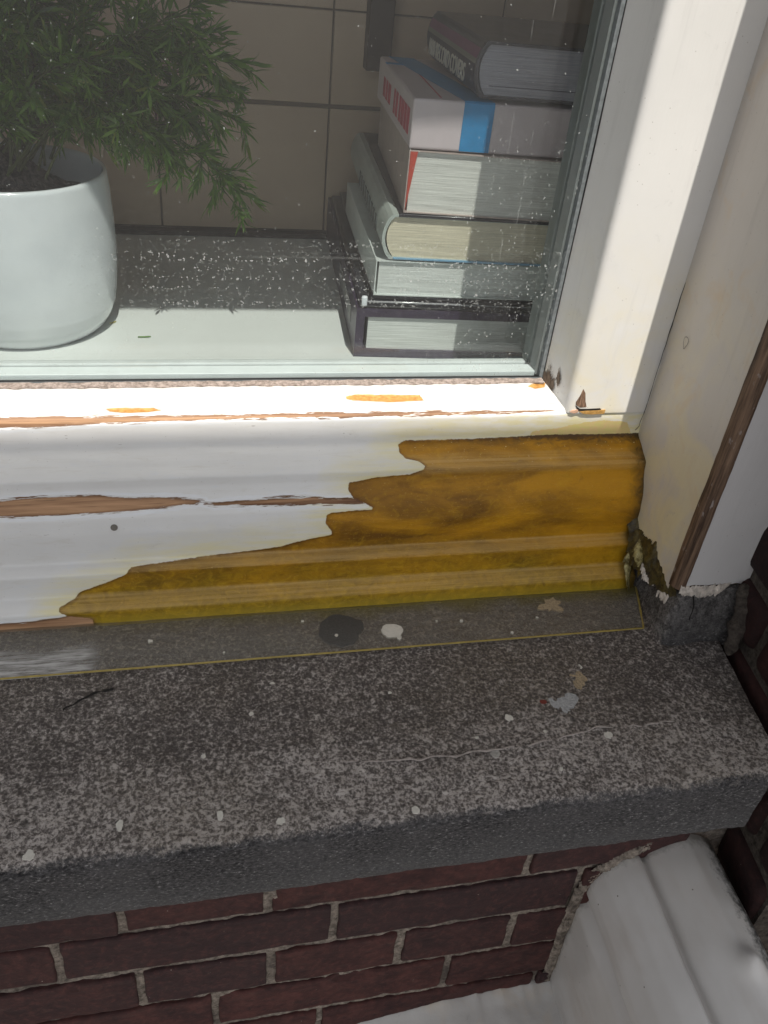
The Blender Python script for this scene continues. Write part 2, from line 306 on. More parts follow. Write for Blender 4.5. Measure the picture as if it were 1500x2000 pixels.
def page_material(col, name='pages'):
    t = NT(name); v = t.coord((5, 5, 420)); n = t.noise(v, 2.2, 5, .75, .15); big = t.noise(t.coord((6, 6, 90)), 2, 3)
    c = t.mix(t.ramp(n, .38, .62), tuple(a*.62 for a in col), col); c = t.mix(t.ramp(big, .55, .72, 0, .4), c, tuple(a*.6 for a in col))
    t.bsdf(c, .85, t.bump(n, .6, .0008)); return t.m
WHITE = paint_material('white_paint', (.69,.68,.655), yellow=.6)
WHITEJ = paint_material('jamb_paint', (.57,.53,.485), yellow=.7, warm=.5, rough=.5)
WHITEF = paint_material('jamb_front_paint', (.62,.60,.59), rough=.55)
WHITEB = paint_material('old_white_paint', (.52,.50,.47), warm=.30, rough=.45)
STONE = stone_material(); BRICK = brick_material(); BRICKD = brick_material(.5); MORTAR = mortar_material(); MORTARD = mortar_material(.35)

# ---------------------------------------------------------------- ground outside
GR = NT('paving'); gv = GR.coord(); gb = GR.n('ShaderNodeTexBrick'); GR.l(gv, gb.inputs[0]); gb.inputs['Scale'].default_value = 4.5
gb.inputs['Color1'].default_value = (.12,.10,.09,1); gb.inputs['Color2'].default_value = (.085,.075,.07,1); gb.inputs['Mortar'].default_value = (.06,.055,.05,1)
GR.bsdf(GR.mix(GR.ramp(GR.noise(gv, 3, 5), .3, .7, 0, .4), gb.outputs[0], (.12,.11,.10)), .9)
tag(mesh_obj('ground', [(-60,-60,-.95),(60,-60,-.95),(60,.5,-.95),(-60,.5,-.95)], [(0,1,2,3)], GR.m), kind='structure')

# ---------------------------------------------------------------- brick wall of the facade
def brick_run(rows, m_brick, m_mortar, name, y_face, y_back, parent, h=.0525, mort=.007, bev=.0022, seed=1, fine=False):
    """rows: list of (z_centre, [x joints]); bricks are built one by one and joined, every one slightly different"""
    rng = random.Random(seed); bm = bmesh.new(); cols = []
    for zc, js in rows:
        for a, b in zip(js[:-1], js[1:]):
            g = .0046 + rng.uniform(-.0012, .0012); dz = rng.uniform(-.0012, .0012); dy = rng.uniform(-.0012, .0012)
            n0 = len(bm.verts)
            vs = add_box(bm, a+g*.75, b-g*.75, y_face+dy, y_back, zc-h/2+dz, zc+h/2+dz, bev=bev, seg=2)
            if fine:
                bm.verts.ensure_lookup_table(); fs = set(f for v in bm.verts[n0:] for f in v.link_faces)
                def cut(co, no):
                    fs_ = list(set(f for v in bm.verts[n0:] for f in v.link_faces)); es_ = list(set(e for f in fs_ for e in f.edges)); vs_ = bm.verts[n0:]
                    bmesh.ops.bisect_plane(bm, geom=vs_+es_+fs_, plane_co=co, plane_no=no); bm.verts.ensure_lookup_table()
                xx = a+.012
                while xx < b-.010: cut((xx,0,0), (1,0,0)); xx += .007
                for zz in (-.017,-.009,0,.009,.017): cut((0,0,zc+zz), (0,0,1))
                cut((0,y_face+.006,0), (0,1,0))
            bm.verts.ensure_lookup_table(); k = len(bm.verts)-n0; r = rng.random(); cols += [r]*k
            for v in bm.verts[n0:]:
                if fine:
                    e = abs(v.co.z-zc) > h/2-.003 or min(v.co.x-a, b-v.co.x) < .008; q = noise.noise_vector(v.co*120)*(.0009 if e else .0004); v.co += Vector((q.x, q.y*.8+(max(0, noise.noise(v.co*45)-.3)*.009 if e else 0), q.z))
                q = noise.noise_vector(v.co*40)*.0010+noise.noise_vector(v.co*190)*.0003; v.co += Vector((q.x, q.y*.6, q.z))
    o = bm_obj(name, bm, m_brick, parent); set_attr(o, 'rnd', (cols+[0]*len(o.data.vertices))[:len(o.data.vertices)]); return o
def mortar_sheet(name, x0, x1, z0, z1, y, m, parent, step=.004, seed=0):
    nx = int((x1-x0)/step)+1; nz = int((z1-z0)/step)+1
    vs = []
    for i in range(nx):
        for j in range(nz):
            x = x0+(x1-x0)*i/(nx-1); z = z0+(z1-z0)*j/(nz-1)
            vs.append((x, y+noise.noise(Vector((x*90, z*90, seed)))*.0016+noise.noise(Vector((x*300, z*300, seed+5)))*.0010, z))
    return mesh_obj(name, vs, grid_faces(nx, nz), m, parent, smooth=True)
bw = empty('brick_wall', (0,.37,-.95)); tag(bw, 'dark red brick wall with pale mortar joints below the stone sill', 'wall')
def P0(o): o.location = -Vector(o.parent.location) if o.parent else o.location; return o
near = [(-.119, [-.512,-.292,-.072,.040,.262,.415]), (-.180, [-.565,-.345,-.125,.097,.317,.415]), (-.2425, [-.506,-.286,-.066,.044,.160,.267,.415]),
        (-.3020, [-.445,-.225,-.005,.212,.415]), (-.3625, [-.35,-.13,.092,.312,.415])]
P0(brick_run(near, BRICK, MORTAR, 'bricks', .3655, .43, bw, seed=3, fine=True))
P0(mortar_sheet('mortar', -.52, .415, -.40, -.075, .3695, MORTAR, bw))
def field(x0, x1, z0, z1):
    rows = []; k = 0; z = z0+.03
    while z+.03 < z1:
        js = [x0]; x = x0+(.11 if k % 2 else .22)
        while x < x1-.05: js.append(x); x += .22
        js.append(x1); rows.append((z, js)); z += .0613; k += 1
    return rows
far = field(-.46-1.4, -.60, -.95, 1.95)
P0(brick_run([r for r in far if True and (r[0] < -.09 or r[0] > 0)], BRICK, MORTAR, 'side_bricks', .3655, .43, bw, bev=.003, seed=5))
P0(brick_run(field(-.60, .55, 1.40, 1.95), BRICK, MORTAR, 'upper_bricks', .3655, .43, bw, seed=6))
P0(brick_run(field(-.60, .415, -.95, -.395), BRICK, MORTAR, 'lower_bricks', .3655, .43, bw, seed=7))
bm = bmesh.new(); add_box(bm, -1.86, -1.02, .371, .70, -.95, 1.97); add_box(bm, -1.02, .9, .3712, .70, 1.32, 1.97); add_box(bm, -1.02, .9, .376, .70, -.95, -.075); add_box(bm, .52, .9, .40, .70, -.075, 1.32)
P0(bm_obj('backing', bm, MORTAR, bw))
# lintel
ln = box_obj('lintel', (-1.15, .50, .366, .62, 1.288, 1.385), STONE, bev=.004); tag(ln, 'grey stone lintel over the window opening', 'lintel')

# return wall on the right, almost square to the facade
rw = empty('side_brick_wall', (.4735,.50,-.95), R(-7.6)); tag(rw, 'dark purple brick pier with rounded bricks at the right end of the sill', 'wall')
rng = random.Random(9); bm = bmesh.new(); cols = []
k = 0; z = -.95+.008
while z < 1.9:
    js = [-.20, -.115, 0.02] if k % 2 == 0 else [-.20, -.158, -.055, 0.02]
    for a, b in zip(js[:-1], js[1:]):
        n0 = len(bm.verts); add_box(bm, .0+rng.uniform(-.001,.001), .11, a+.005, b-.005, z+.005, z+.0565, bev=.014, seg=5)
        bm.verts.ensure_lookup_table(); cols += [rng.random()]*(len(bm.verts)-n0)
        for v in bm.verts[n0:]: v.co += noise.noise_vector(v.co*40)*.0015
    z += .0613; k += 1
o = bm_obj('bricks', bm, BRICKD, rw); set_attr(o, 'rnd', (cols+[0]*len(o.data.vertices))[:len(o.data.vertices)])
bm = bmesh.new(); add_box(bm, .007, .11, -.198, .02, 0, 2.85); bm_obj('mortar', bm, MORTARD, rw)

# ---------------------------------------------------------------- stone sill with the raised stool under the jamb
def sill_right(y): return np.interp(y, [.30,.336,.369,.485,.7], [.421,.4265,.446,.4635,.478])
path = [(.42,-.069)] + [(y,-.069) for y in np.linspace(.40,.343,12)] + [(.3385,-.0665),(.3368,-.063)] + [(.336, z) for z in np.linspace(-.060,-.008,36)] + [(.3366,-.0045),(.3385,-.0018)] + [(y, (y-.342)*.004) for y in np.linspace(.342,.620,190)]
pp = smooth_poly(path, 250)
us = np.r_[np.linspace(0, .42, 60)[:-1], np.linspace(.42, 1, 520)]
vs = []
for u in us:
    for (y, z) in pp:
        xr = float(sill_right(y)); x = -1.06 + u*(xr+1.06)
        p = Vector((x, y, z)); big = noise.noise(p*9)*.0012; med = noise.noise(p*55)*.0011; fin = noise.noise(p*210)*.0007
        d = big+med+fin
        edge = math.exp(-((y-.336)**2+(z)**2)/(.007**2)); rough = (noise.noise(p*70)*.5+noise.noise(p*25)*.6+.35)*.0028*edge
        if z < -.004: y2 = y + (-d if y < .345 else 0)*1.0 + rough; z2 = z - (rough if z > -.03 else 0)
        else: y2 = y + rough; z2 = z + d - rough
        if y > .50: z2 = z + (z2-z)*.6
        vs.append((x, y2, z2))
fs = grid_faces(len(us), len(pp))
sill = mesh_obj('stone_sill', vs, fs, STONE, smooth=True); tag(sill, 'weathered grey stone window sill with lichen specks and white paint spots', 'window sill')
# stool (block) in the right corner
def stool():
    nu, nv = 70, 60; V = []
    prof = [(-.006,-.006),(-.002,.003),(.001,.015),(.005,.034),(.010,.047),(.016,.051),(.05,.054),(.09,.056)]      # (x from the left edge, z)
    pr = smooth_poly(prof, nu)
    for (dx, zz) in pr:
        for j in range(nv):
            t = j/(nv-1)
            if t < .42: q = t/.42; y = .482 + .012*q**1.3; f = q**.8
            else: y = .494 + (t-.42)/.58*.14; f = 1
            x = .4045 + max(0, min(.012, (y-.504)*.25)) + dx; zf = -.004 + (zz+.004)*f
            n = noise.noise(Vector((x*60, y*60, zz*60)))*.0022 + noise.noise(Vector((x*200, y*200, 3)))*.0009
            V.append((x+n*.6, y-n*.7, zf+n*.5))
    return mesh_obj('sill_stool', V, grid_faces(nu, nv), STONE, sill, smooth=True)
stool()

# paint drops and crumbs stuck on the stone
def splash(x, y, rx, ry, seed, mat, name='paint_spot', z=.0005, th=.0001, rot=0, parent=None, jag=.45):
    rg = random.Random(seed); n = 26; bm = bmesh.new(); ring = []; top = []
    for k in range(n):
        a = 2*math.pi*k/n; q = 1+jag*(noise.noise(Vector((math.cos(a)*1.3, math.sin(a)*1.3, seed*3.1)))+.5*noise.noise(Vector((math.cos(a)*4, math.sin(a)*4, seed))))
        px, py = rx*q*math.cos(a), ry*q*math.sin(a); c, s = math.cos(rot), math.sin(rot); px, py = px*c-py*s, px*s+py*c
        ring.append(bm.verts.new((x+px, y+py, z-.0016))); top.append(bm.verts.new((x+px*.97, y+py*.97, z+th)))
    ctr = bm.verts.new((x, y, z+th*1.2))
    for k in range(n):
        j = (k+1) % n; bm.faces.new((ring[k], ring[j], top[j], top[k])); bm.faces.new((top[k], top[j], ctr))
    return bm_obj(name, bm, mat, parent, smooth=False)
DROP = simple('dried_white_paint', (.60,.57,.51), .55, .1, 400, .3); CEM = simple('grey_cement', (.36,.36,.36), .9, .25, 500, .8); LICH = simple('ochre_lichen', (.36,.28,.18), .9, .4, 600, .8); RED = simple('red_crumb', (.16,.03,.02), .8)
for i, (x, y, rx, ry) in enumerate([(.413,.460,.0042,.0032),(.033,.448,.0022,.0018),(.237,.419,.0032,.0038),(.313,.392,.0030,.0040),(.244,.437,.0024,.0022),(-.118,.341+.006,.0040,.0034),(.142,.346,.0032,.0028),
        (.318,.4665,.0022,.0024),(.262,.402,.0014,.0016),(.052,.478,.0022,.0014),(.058,.4525,.0016,.0014),(.146,.457,.0014,.0012),(-.005,.412,.0018,.0022),(.005,.360,.0020,.0042),(.046,.3500,.0030,.0028),(-.062,.3615,.0024,.0046),(.262,.366,.0012,.0016),(.160,.442,.0012,.0012),(.40,.398,.0012,.0012),(-.154,.495,.0024,.0016),(.205,.403,.0016,.0014)]):
    splash(x, y, rx, ry, i+1, DROP, parent=sill)
splash(.215,.387,.0040,.0044, 40, simple('worn_paint', (.34,.32,.29), .8, .3, 500, .6), parent=sill, th=.0004)
splash(.289,.432,.0115,.0150, 51, CEM, 'cement_patch', parent=sill, jag=.55, rot=-.3)
splash(.3125,.4515,.0085,.0110, 52, LICH, 'lichen_patch', parent=sill, jag=.6)
splash(.2715,.432,.0030,.0022, 53, RED, 'red_crumb', parent=sill)

# ---------------------------------------------------------------- window frame
win = empty('window_frame', (0,.628,.13)); tag(win, 'white painted wooden window frame with its stripped resin soaked corner on the moulded bottom rail', 'window')
PROF = [(.5575,-.004),(.5585,.002),(.5598,.010),(.5606,.0170),(.5670,.0206),(.5733,.0243),(.5737,.0350),(.5739,.0462),(.5790,.0491),(.5839,.0519),(.5843,.0650),(.5852,.0786),(.5885,.0924),(.5930,.1016),(.5972,.1085),(.5998,.1150),(.6010,.1229),(.6070,.1264),(.6129,.1298),(.620,.1336),(.6268,.1368),(.6285,.139),(.630,.1585),(.6318,.1618),(.6345,.1638),(.68,.1705)]
RESIN= [(0.1816, 0.1735), (0.1754, 0.1695), (0.1752, 0.1615), (0.1799, 0.1551), (0.1924, 0.1511), (0.1965, 0.1469), (0.195, 0.1434), (0.1823, 0.1389), (0.1515, 0.1371), (0.1365, 0.1343), (0.1284, 0.1332), (0.1274, 0.1269), (0.1318, 0.1196), (0.1363, 0.1176), (0.1422, 0.1146), (0.1491, 0.1102), (0.1487, 0.1083), (0.1363, 0.1084), (0.1122, 0.107), (0.1082, 0.1048), (0.1074, 0.0975), (0.1128, 0.0893), (0.1134, 0.0849), (0.0962, 0.0821), (0.0769, 0.0777), (0.0693, 0.0749), (0.047, 0.0724), (-0.004, 0.0686), (-0.0586, 0.0629), (-0.0634, 0.0554), (-0.0772, 0.0492), (-0.1022, 0.0395), (-0.1071, 0.0328), (-0.1188, 0.0264), (-0.1187, 0.0227), (-0.1118, 0.0171), (-0.0925, 0.0123), (-0.0923, -0.0006), (0.4724, -0.0136), (0.4396, 0.1755), (0.3898, 0.1747), (0.3173, 0.1754), (0.2474, 0.1733)]
WOOD= [[(-0.209, 0.2064), (-0.1521, 0.2024), (-0.0336, 0.2014), (0.0941, 0.2017), (0.232, 0.2006), (0.3203, 0.2004), (0.3302, 0.1987), (0.2803, 0.1973), (0.1846, 0.1967), (0.0502, 0.197), (-0.0743, 0.1953), (-0.1296, 0.1929), (-0.1527, 0.1925), (-0.2089, 0.1921)], [(-0.2114, 0.1311), (-0.1554, 0.1292), (-0.1322, 0.1304), (-0.1166, 0.1306), (-0.0811, 0.1301), (-0.057, 0.1274), (-0.0346, 0.127), (0.0049, 0.1228), (-0.0037, 0.1197), (-0.0371, 0.1168), (-0.0699, 0.1148), (-0.1176, 0.1147), (-0.1564, 0.1148), (-0.2128, 0.114)], [(0.0047, 0.1198), (0.0475, 0.1216), (0.0737, 0.1227), (0.0981, 0.1227), (0.1092, 0.12), (0.1341, 0.119), (0.1431, 0.1141), (0.1136, 0.1144), (0.0474, 0.1163), (0.0131, 0.1177)], [(-0.2243, 0.0128), (-0.1657, 0.0144), (-0.1417, 0.0144), (-0.1213, 0.0158), (-0.1109, 0.0181), (-0.0864, 0.016), (-0.0855, 0.0017), (-0.1671, 0.0037), (-0.2258, 0.0038)]]
CHIP= [[(-0.0725, 0.2121), (-0.0624, 0.2126), (-0.0337, 0.2118), (-0.0262, 0.2079), (-0.0377, 0.2061), (-0.054, 0.2051), (-0.0683, 0.2077)], [(0.131, 0.224), (0.1384, 0.2268), (0.1805, 0.2259), (0.1993, 0.2247), (0.2013, 0.2162), (0.1689, 0.2146), (0.137, 0.2177), (0.1314, 0.2202)], [(0.3064, 0.2358), (0.3192, 0.2434), (0.3262, 0.241), (0.3233, 0.234), (0.3128, 0.2318)]]
STAIN= [(0.3011, 0.1753), (0.303, 0.1789), (0.3229, 0.1811), (0.3524, 0.1867), (0.3684, 0.189), (0.3809, 0.1887), (0.3966, 0.1868), (0.4045, 0.1729)]

prof = smooth_poly(PROF, 250); ss = np.r_[0, np.cumsum(np.hypot(*np.diff(prof, axis=0).T))]
S0 = np.r_[0, np.cumsum(np.hypot(*np.diff(np.array(PROF), axis=0).T))][-1]
for _ in range(2): prof[1:-1] = prof[1:-1]*.5 + (prof[:-2]+prof[2:])*.25
xs = np.r_[np.linspace(-.97, -.30, 120)[:-1], np.linspace(-.30, .4115, 560)]
nrm = np.gradient(prof, axis=0); nrm = np.stack([-nrm[:,1], nrm[:,0]], 1); nrm /= np.linalg.norm(nrm, axis=1)[:,None]
GX, GS = np.meshgrid(xs, ss*(S0/ss[-1]), indexing='ij')
a_res = sdist(GX, GS, RESIN); a_w = np.max([sdist(GX, GS, p) for p in WOOD], axis=0); a_c = np.max([sdist(GX, GS, p) for p in CHIP], axis=0); a_s = sdist(GX, GS, STAIN)
vs = []
for i, x in enumerate(xs):
    for j in range(len(prof)):
        p = Vector((x*8, prof[j,0]*40, prof[j,1]*40)); d = noise.noise(p)*.0005 + noise.noise(Vector((x*25, j*.12, 7)))*.00025
        r, w, c = a_res[i,j], max(a_w[i,j], a_c[i,j]), 0
        wob = noise.noise(Vector((x*140, ss[j]*140, 2)))*.0008
        d -= .0007*min(1, max(0, (r+wob)/.0007)) if r > -.002 else 0
        d -= .0010*min(1, max(0, (w+wob)/.0008)) if w > -.002 else 0
        vs.append((x, prof[j,0]+nrm[j,0]*d, prof[j,1]+nrm[j,1]*d))
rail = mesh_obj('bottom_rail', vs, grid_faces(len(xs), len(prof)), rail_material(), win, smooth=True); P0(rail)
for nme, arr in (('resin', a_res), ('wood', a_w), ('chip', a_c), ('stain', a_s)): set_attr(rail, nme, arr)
b = box_obj('rail_core', (-.97,.41,.6345,.712,-.02,.1490), WHITE, win); P0(b)
# screw hole
SH = simple('hole_putty', (.16,.145,.125), .9)
hole_x = -.0695
def rail_pt(s): 
    y = np.interp(s, ss*(S0/ss[-1]), prof[:,0]); z = np.interp(s, ss*(S0/ss[-1]), prof[:,1]); return y, z
hy, hz = rail_pt(.1028)
bm = bmesh.new(); mm = Matrix.Translation((hole_x, hy-.0006, hz)) @ Matrix.Rotation(R(62), 4, 'X')
bmesh.ops.create_cone(bm, cap_ends=True, segments=20, radius1=.0030, radius2=.0026, depth=.0016, matrix=mm)
P0(bm_obj('screw_plug', bm, SH, win, smooth=False))
# stile: flat face at y .628, rounded nose and splayed reveal towards the glass
def stile(side, nm='stile'):
    z0, z1 = .1612, 1.30
    pr = [(.4135,.6280),(.3430,.6280),(.3400,.62803),(.3375,.6282),(.3354,.6288),(.3337,.6300),(.3325,.6318),(.3320,.6340),(.3318,.6360),(.3317,.6385),(.33155,.6400),(.3314,.6412),(.3262,.6790),(.3260,.6805),(.3260,.690),(.335,.712),(.4135,.712)]
    nz = 160; V = []
    for k in range(nz):
        z = z0+(z1-z0)*(k/(nz-1))**1.6
        for (x, y) in pr:
            zz = z
            if k == 0: zz = .1612 if y < .635 else .163
            n = noise.noise(Vector((x*30, y*30, z*14)))*.0005
            V.append((side*(x+n), y+n, zz))
    f = grid_faces(nz, len(pr)); 
    return mesh_obj(nm, V, f, WHITE, win, smooth=True)
P0(stile(1))
st2 = stile(-1); st2.location = (-.56, 0, 0); st2.location = Vector((-.56,0,0)) - Vector(win.location)
b = box_obj('head', (-.97,.41,.628,.712,1.20,1.34), WHITE, win, bev=.003); P0(b)
# putty line next to the glass: dirty pinkish strip on the reveal
PUT = NT('putty'); pv = PUT.coord(); pn = PUT.noise(pv, 240, 5, .75); PUT.bsdf(PUT.mix(PUT.ramp(pn, .38, .62), (.16,.125,.105), (.40,.33,.29)), .9, PUT.bump(pn, .8, .001)); PUT = PUT.m
def strip_mesh(name, pts, w, mat, parent, n=300, wob=.0008, thick=.0006, nrmv=(0,0,1), side=(0,1,0), seed=1):
    """thin irregular ribbon with real thickness lying on a face"""
    P_ = smooth_poly(pts, n); N = Vector(nrmv).normalized(); S_ = Vector(side).normalized(); V = []; F = []
    for k, p in enumerate(P_):
        p = Vector(p); a = noise.noise(p*120+Vector((seed,0,0)))*wob*2+noise.noise(p*30+Vector((0,seed,0)))*wob; b_ = noise.noise(p*120+Vector((0,seed,9)))*wob*2+noise.noise(p*30+Vector((5,0,seed)))*wob
        A = p - S_*(w/2+a); B = p + S_*(w/2+b_)
        V += [A-N*.0005, A+N*thick, B+N*thick, B-N*.0005]
    for k in range(n-1):
        o_ = 4*k
        for q in range(3): F.append((o_+q, o_+4+q, o_+5+q, o_+1+q))
    return mesh_obj(name, V, F, mat, parent)
rvn = Vector((-.0375,-.0054,0)).normalized(); rvs = Vector((.0054,-.0375,0)).normalized()
P0(strip_mesh('putty_line', [(.3269,.6745,.172),(.3269,.6745,1.2)], .0070, PUT, win, n=700, nrmv=rvn, side=rvs, wob=.0012, thick=.0014))
P0(strip_mesh('putty_line', [(-.9,.6755,.1702),(.3245,.6755,.1702)], .0075, PUT, win, n=700, nrmv=(0,-.14,1), side=(0,1,.14), seed=4))
SEAL = simple('black_seal', (.012,.012,.013), .5)
GTAPE = simple('grey_sealant', (.15,.165,.17), .5, .25, 260)
P0(box_obj('glazing_seal', (.3252,.3268,.6792,.7105,.168,1.2), SEAL, win)); P0(box_obj('glazing_tape', (.3218,.3252,.6797,.7105,.168,1.2), GTAPE, win)); P0(box_obj('glazing_seal', (-.90,.3230,.6794,.6812,.1700,.1719), GTAPE, win)); P0(box_obj('glazing_seal', (-.90,.3230,.6797,.6812,.1719,.1726), SEAL, win))
# rotten nick in the corner
ROT = NT('splintered_wood'); rv = ROT.coord((160,160,22)); rn = ROT.noise(rv, 3, 6, .7); ROT.bsdf(ROT.mix(ROT.ramp(rn, .35, .65), (.05,.025,.014), (.36,.22,.14)), .8, ROT.bump(rn, 1, .002)); ROT = ROT.m
DARK = simple('black_gap', (.012,.010,.008), .9); AMB = simple('amber_wood', (.48,.27,.08), .55, .3, 300, .5)
def plate(name, pts, y, th, mat, parent, axis='y', n=0):
    bm = bmesh.new(); A = [bm.verts.new((p[0], y, p[1])) for p in pts]; B = [bm.verts.new((p[0], y-th, p[1])) for p in pts]
    bm.faces.new(A); bm.faces.new(B[::-1])
    for k in range(len(pts)): j = (k+1) % len(pts); bm.faces.new((A[k], B[k], B[j], A[j]))
    return bm_obj(name, bm, mat, parent)
P0(plate('splinter', [(.3425,.1862),(.3455,.1820),(.3475,.1740),(.3500,.1680),(.3440,.1675),(.3392,.1700),(.3385,.1730),(.3412,.1800)], .6288, .0014, ROT, win))
P0(plate('crack_gap', [(.3388,.1695),(.3440,.1660),(.3520,.1658),(.3640,.1662),(.3655,.1650),(.3600,.1632),(.3500,.1625),(.3420,.1640)], .6285, .0010, DARK, win))
P0(plate('bare_chip', [(.3440,.1635),(.3520,.1640),(.3600,.1640),(.3695,.1648),(.3692,.1608),(.3560,.1603),(.3480,.1612)], .6284, .0016, AMB, win))
P0(plate('bare_chip', [(.3368,.1645),(.3420,.1655),(.3430,.1628),(.3390,.1615),(.3350,.1630)], .6300, .0030, simple('pink_wood', (.62,.38,.26), .6, .2, 300), win))
# dirt in the lower corner of the reveal
bm = bmesh.new()
rg = random.Random(8)
DIRT = NT('corner_dirt'); dv = DIRT.coord((1,1,.45)); dn = DIRT.noise(dv, 130, 6, .75, .5); 
dbs = DIRT.bsdf(DIRT.mix(DIRT.ramp(dn, .4, .65), (.055,.038,.027), (.26,.20,.15)), .9, link=False)
dtr = DIRT.n('ShaderNodeBsdfTransparent'); dx_ = DIRT.attr('fade'); DIRT.l(DIRT.mixs(DIRT.ramp(DIRT.math('ADD', dx_, DIRT.math('MULTIPLY', DIRT.math('SUBTRACT', dn, .5), 2.6)), .35, .55), dtr.outputs[0], dbs), DIRT.out.inputs[0]); DIRT = DIRT.m
V = []; FD = []
for i in range(30):
    for j in range(60):
        t = i/29; z = .163+.0065*t+.045*(j/59)
        x = .3318+(.3262-.3318)*t; y = .6402+(.6790-.6402)*t
        V.append(Vector((x,y,z))+rvn*.0012); 
        f1 = math.exp(-((t-.72)/.33)**2)*math.exp(-(j/59*.045/.014)**1.5); f2 = .8*math.exp(-((t-.34)/.12)**2-((z-.183)/.008)**2); FD.append(max(f1*1.25, f2))
o = mesh_obj('dirt_patch', V, grid_faces(30,60), DIRT, win, smooth=True); P0(o); set_attr(o, 'fade', FD)

# jamb: side face at x .41, worn arris, front face at y .497
jm = []; nz = 220; ys = [(.640,0)] ; pj = [(.4112,.640),(.4100,.560),(.4090,.5100)]
JB = empty('jamb', (0,0,0)); JB.parent = win; P0(JB)
def wall_strip(name, a, b, z0f, z1, mat, parent, nu=24, nz=240, amp=.0006, smooth=True):
    V = []
    for i in range(nu):
        t = i/(nu-1); x = a[0]+(b[0]-a[0])*t; y = a[1]+(b[1]-a[1])*t; z0 = z0f(t)
        for k in range(nz):
            z = z0+(z1-z0)*(k/(nz-1))**1.7
            n = noise.noise(Vector((x*40, y*40, z*12)))*amp+noise.noise(Vector((x*150+3, y*150, z*60)))*amp*.35; V.append((x+n, y-n*.5, z))
    return mesh_obj(name, V, grid_faces(nu, nz), mat, parent, smooth=smooth)
jag = lambda t, s: (noise.noise(Vector((t*9, s, 0)))+.6*noise.noise(Vector((t*31, s, 2))))*.0045
wall_strip('side_face', (.4118,.640), (.4088,.5070), lambda t: .058-.010*t+jag(t,1), 1.30, WHITEJ, JB, nu=110)
wall_strip('front_face', (.4165,.4968), (.492,.4968), lambda t: .0585+jag(t*.4,5)*.4, 1.30, WHITEF, JB, nu=80)
b = box_obj('jamb_core', (.4142,.50,.5000,.70,.052,1.30), simple('raw_wood', (.16,.10,.06), .8), JB)
ARR = NT('worn_arris'); av = ARR.coord((130,130,7)); an = ARR.noise(av, 2.2, 6, .7); aw = ARR.noise(ARR.coord((70,70,26)), 3, 4)
acol = ARR.mix(ARR.ramp(an, .36, .66), (.040,.020,.010), (.24,.15,.095)); acol = ARR.mix(ARR.ramp(aw, .63, .70, 0, .7), acol, (.34,.30,.29))
ARR.bsdf(acol, .65, ARR.bump(an, .8, .0012)); ARR = ARR.m
V = []; nzz = 420
for k in range(nzz):
    z = .0535+1.24*(k/(nzz-1))**1.7; w = 1.1+1.3*noise.noise(Vector((z*26, 1, 0)))+.4*noise.noise(Vector((z*90, 4, 0)))+.8*math.exp(-((z-.125)/.02)**2)
    e = .0016*w; g = .0014*(1+.5*noise.noise(Vector((z*30, 9, 0)))+.3*noise.noise(Vector((z*100, 11, 0))))
    for (x, y) in [(.4096,.5070+e*1.0),(.4081,.5068+e*.80),(.4100,.5020),(.4125,.4985),(.4150,.4968),(.4165+g*.7,.4962),(.4165+g*.75,.4975)]:
        V.append((x, y, z))
mesh_obj('worn_corner', V, grid_faces(nzz, 7), ARR, JB, smooth=True)
# flaking paint lip at the foot of the jamb
def lump(name, pts, r, mat, parent, seed=0, n=10, sq=.6):
    """irregular bead of filler along a polyline"""
    P_ = smooth_poly(pts, 60); V = []
    for k, p in enumerate(P_):
        p = Vector(p); t = k/59; d = (Vector(P_[min(59,k+1)])-Vector(P_[max(0,k-1)])).normalized(); a = d.cross(Vector((0,0,1))).normalized(); b_ = a.cross(d)
        rr = r*(math.sin(math.pi*min(1,max(0,t)))**.35+.05)*(1+.55*noise.noise(p*90+Vector((seed,0,0)))+.35*noise.noise(p*260))
        for q in range(n):
            th = 2*math.pi*q/n; V.append(p+a*math.cos(th)*rr+b_*math.sin(th)*rr*sq)
    F = []
    for k in range(59):
        for q in range(n): F.append((k*n+q, k*n+(q+1) % n, (k+1)*n+(q+1) % n, (k+1)*n+q))
    return mesh_obj(name, V, F, mat, parent, smooth=True)
FLK = simple('flaking_paint', (.52,.46,.40), .6, .35, 200, .6)
def patch(name, A, B, mat, parent, nu=90, nv=22, bulge=.003, amp=.0025, jagg=.25, seed=0, fr=45, out=(-.8,-.75,.45)):
    """crusty sheet stretched between two polylines, with ragged borders"""
    PA, PB = smooth_poly(A, nu), smooth_poly(B, nu); V = []
    for i in range(nu):
        a, b_ = Vector(PA[i]), Vector(PB[i]); e0 = jagg*(noise.noise(Vector((i*.22, seed, 1)))+.5*noise.noise(Vector((i*.7, seed, 1)))); e1 = jagg*(noise.noise(Vector((i*.22, seed, 5)))+.5*noise.noise(Vector((i*.7, seed, 6))))
        for j in range(nv):
            t = j/(nv-1); tt = -e0+(1+e0+e1)*t; p = a.lerp(b_, tt); q = p*fr+Vector((seed,0,0))
            k = math.sin(math.pi*t)**.6*(1 if 3 < i < nu-4 else .3)
            p = p+Vector(out).normalized()*(bulge*k+amp*(noise.noise(q)+.6*noise.noise(q*2.7)+.4*noise.noise(q*7))*(.25+k))
            V.append(p)
    return mesh_obj(name, V, grid_faces(nu, nv), mat, parent, smooth=True)
RSD = NT('dark_resin'); dv2 = RSD.coord(); dn2 = RSD.noise(dv2, 130, 6, .75); RSD.bsdf(RSD.mix(RSD.ramp(dn2, .40, .70), (.016,.011,.004), (.13,.095,.018)), .45, RSD.bump(dn2, .8, .002), coat=.2); RSD = RSD.m
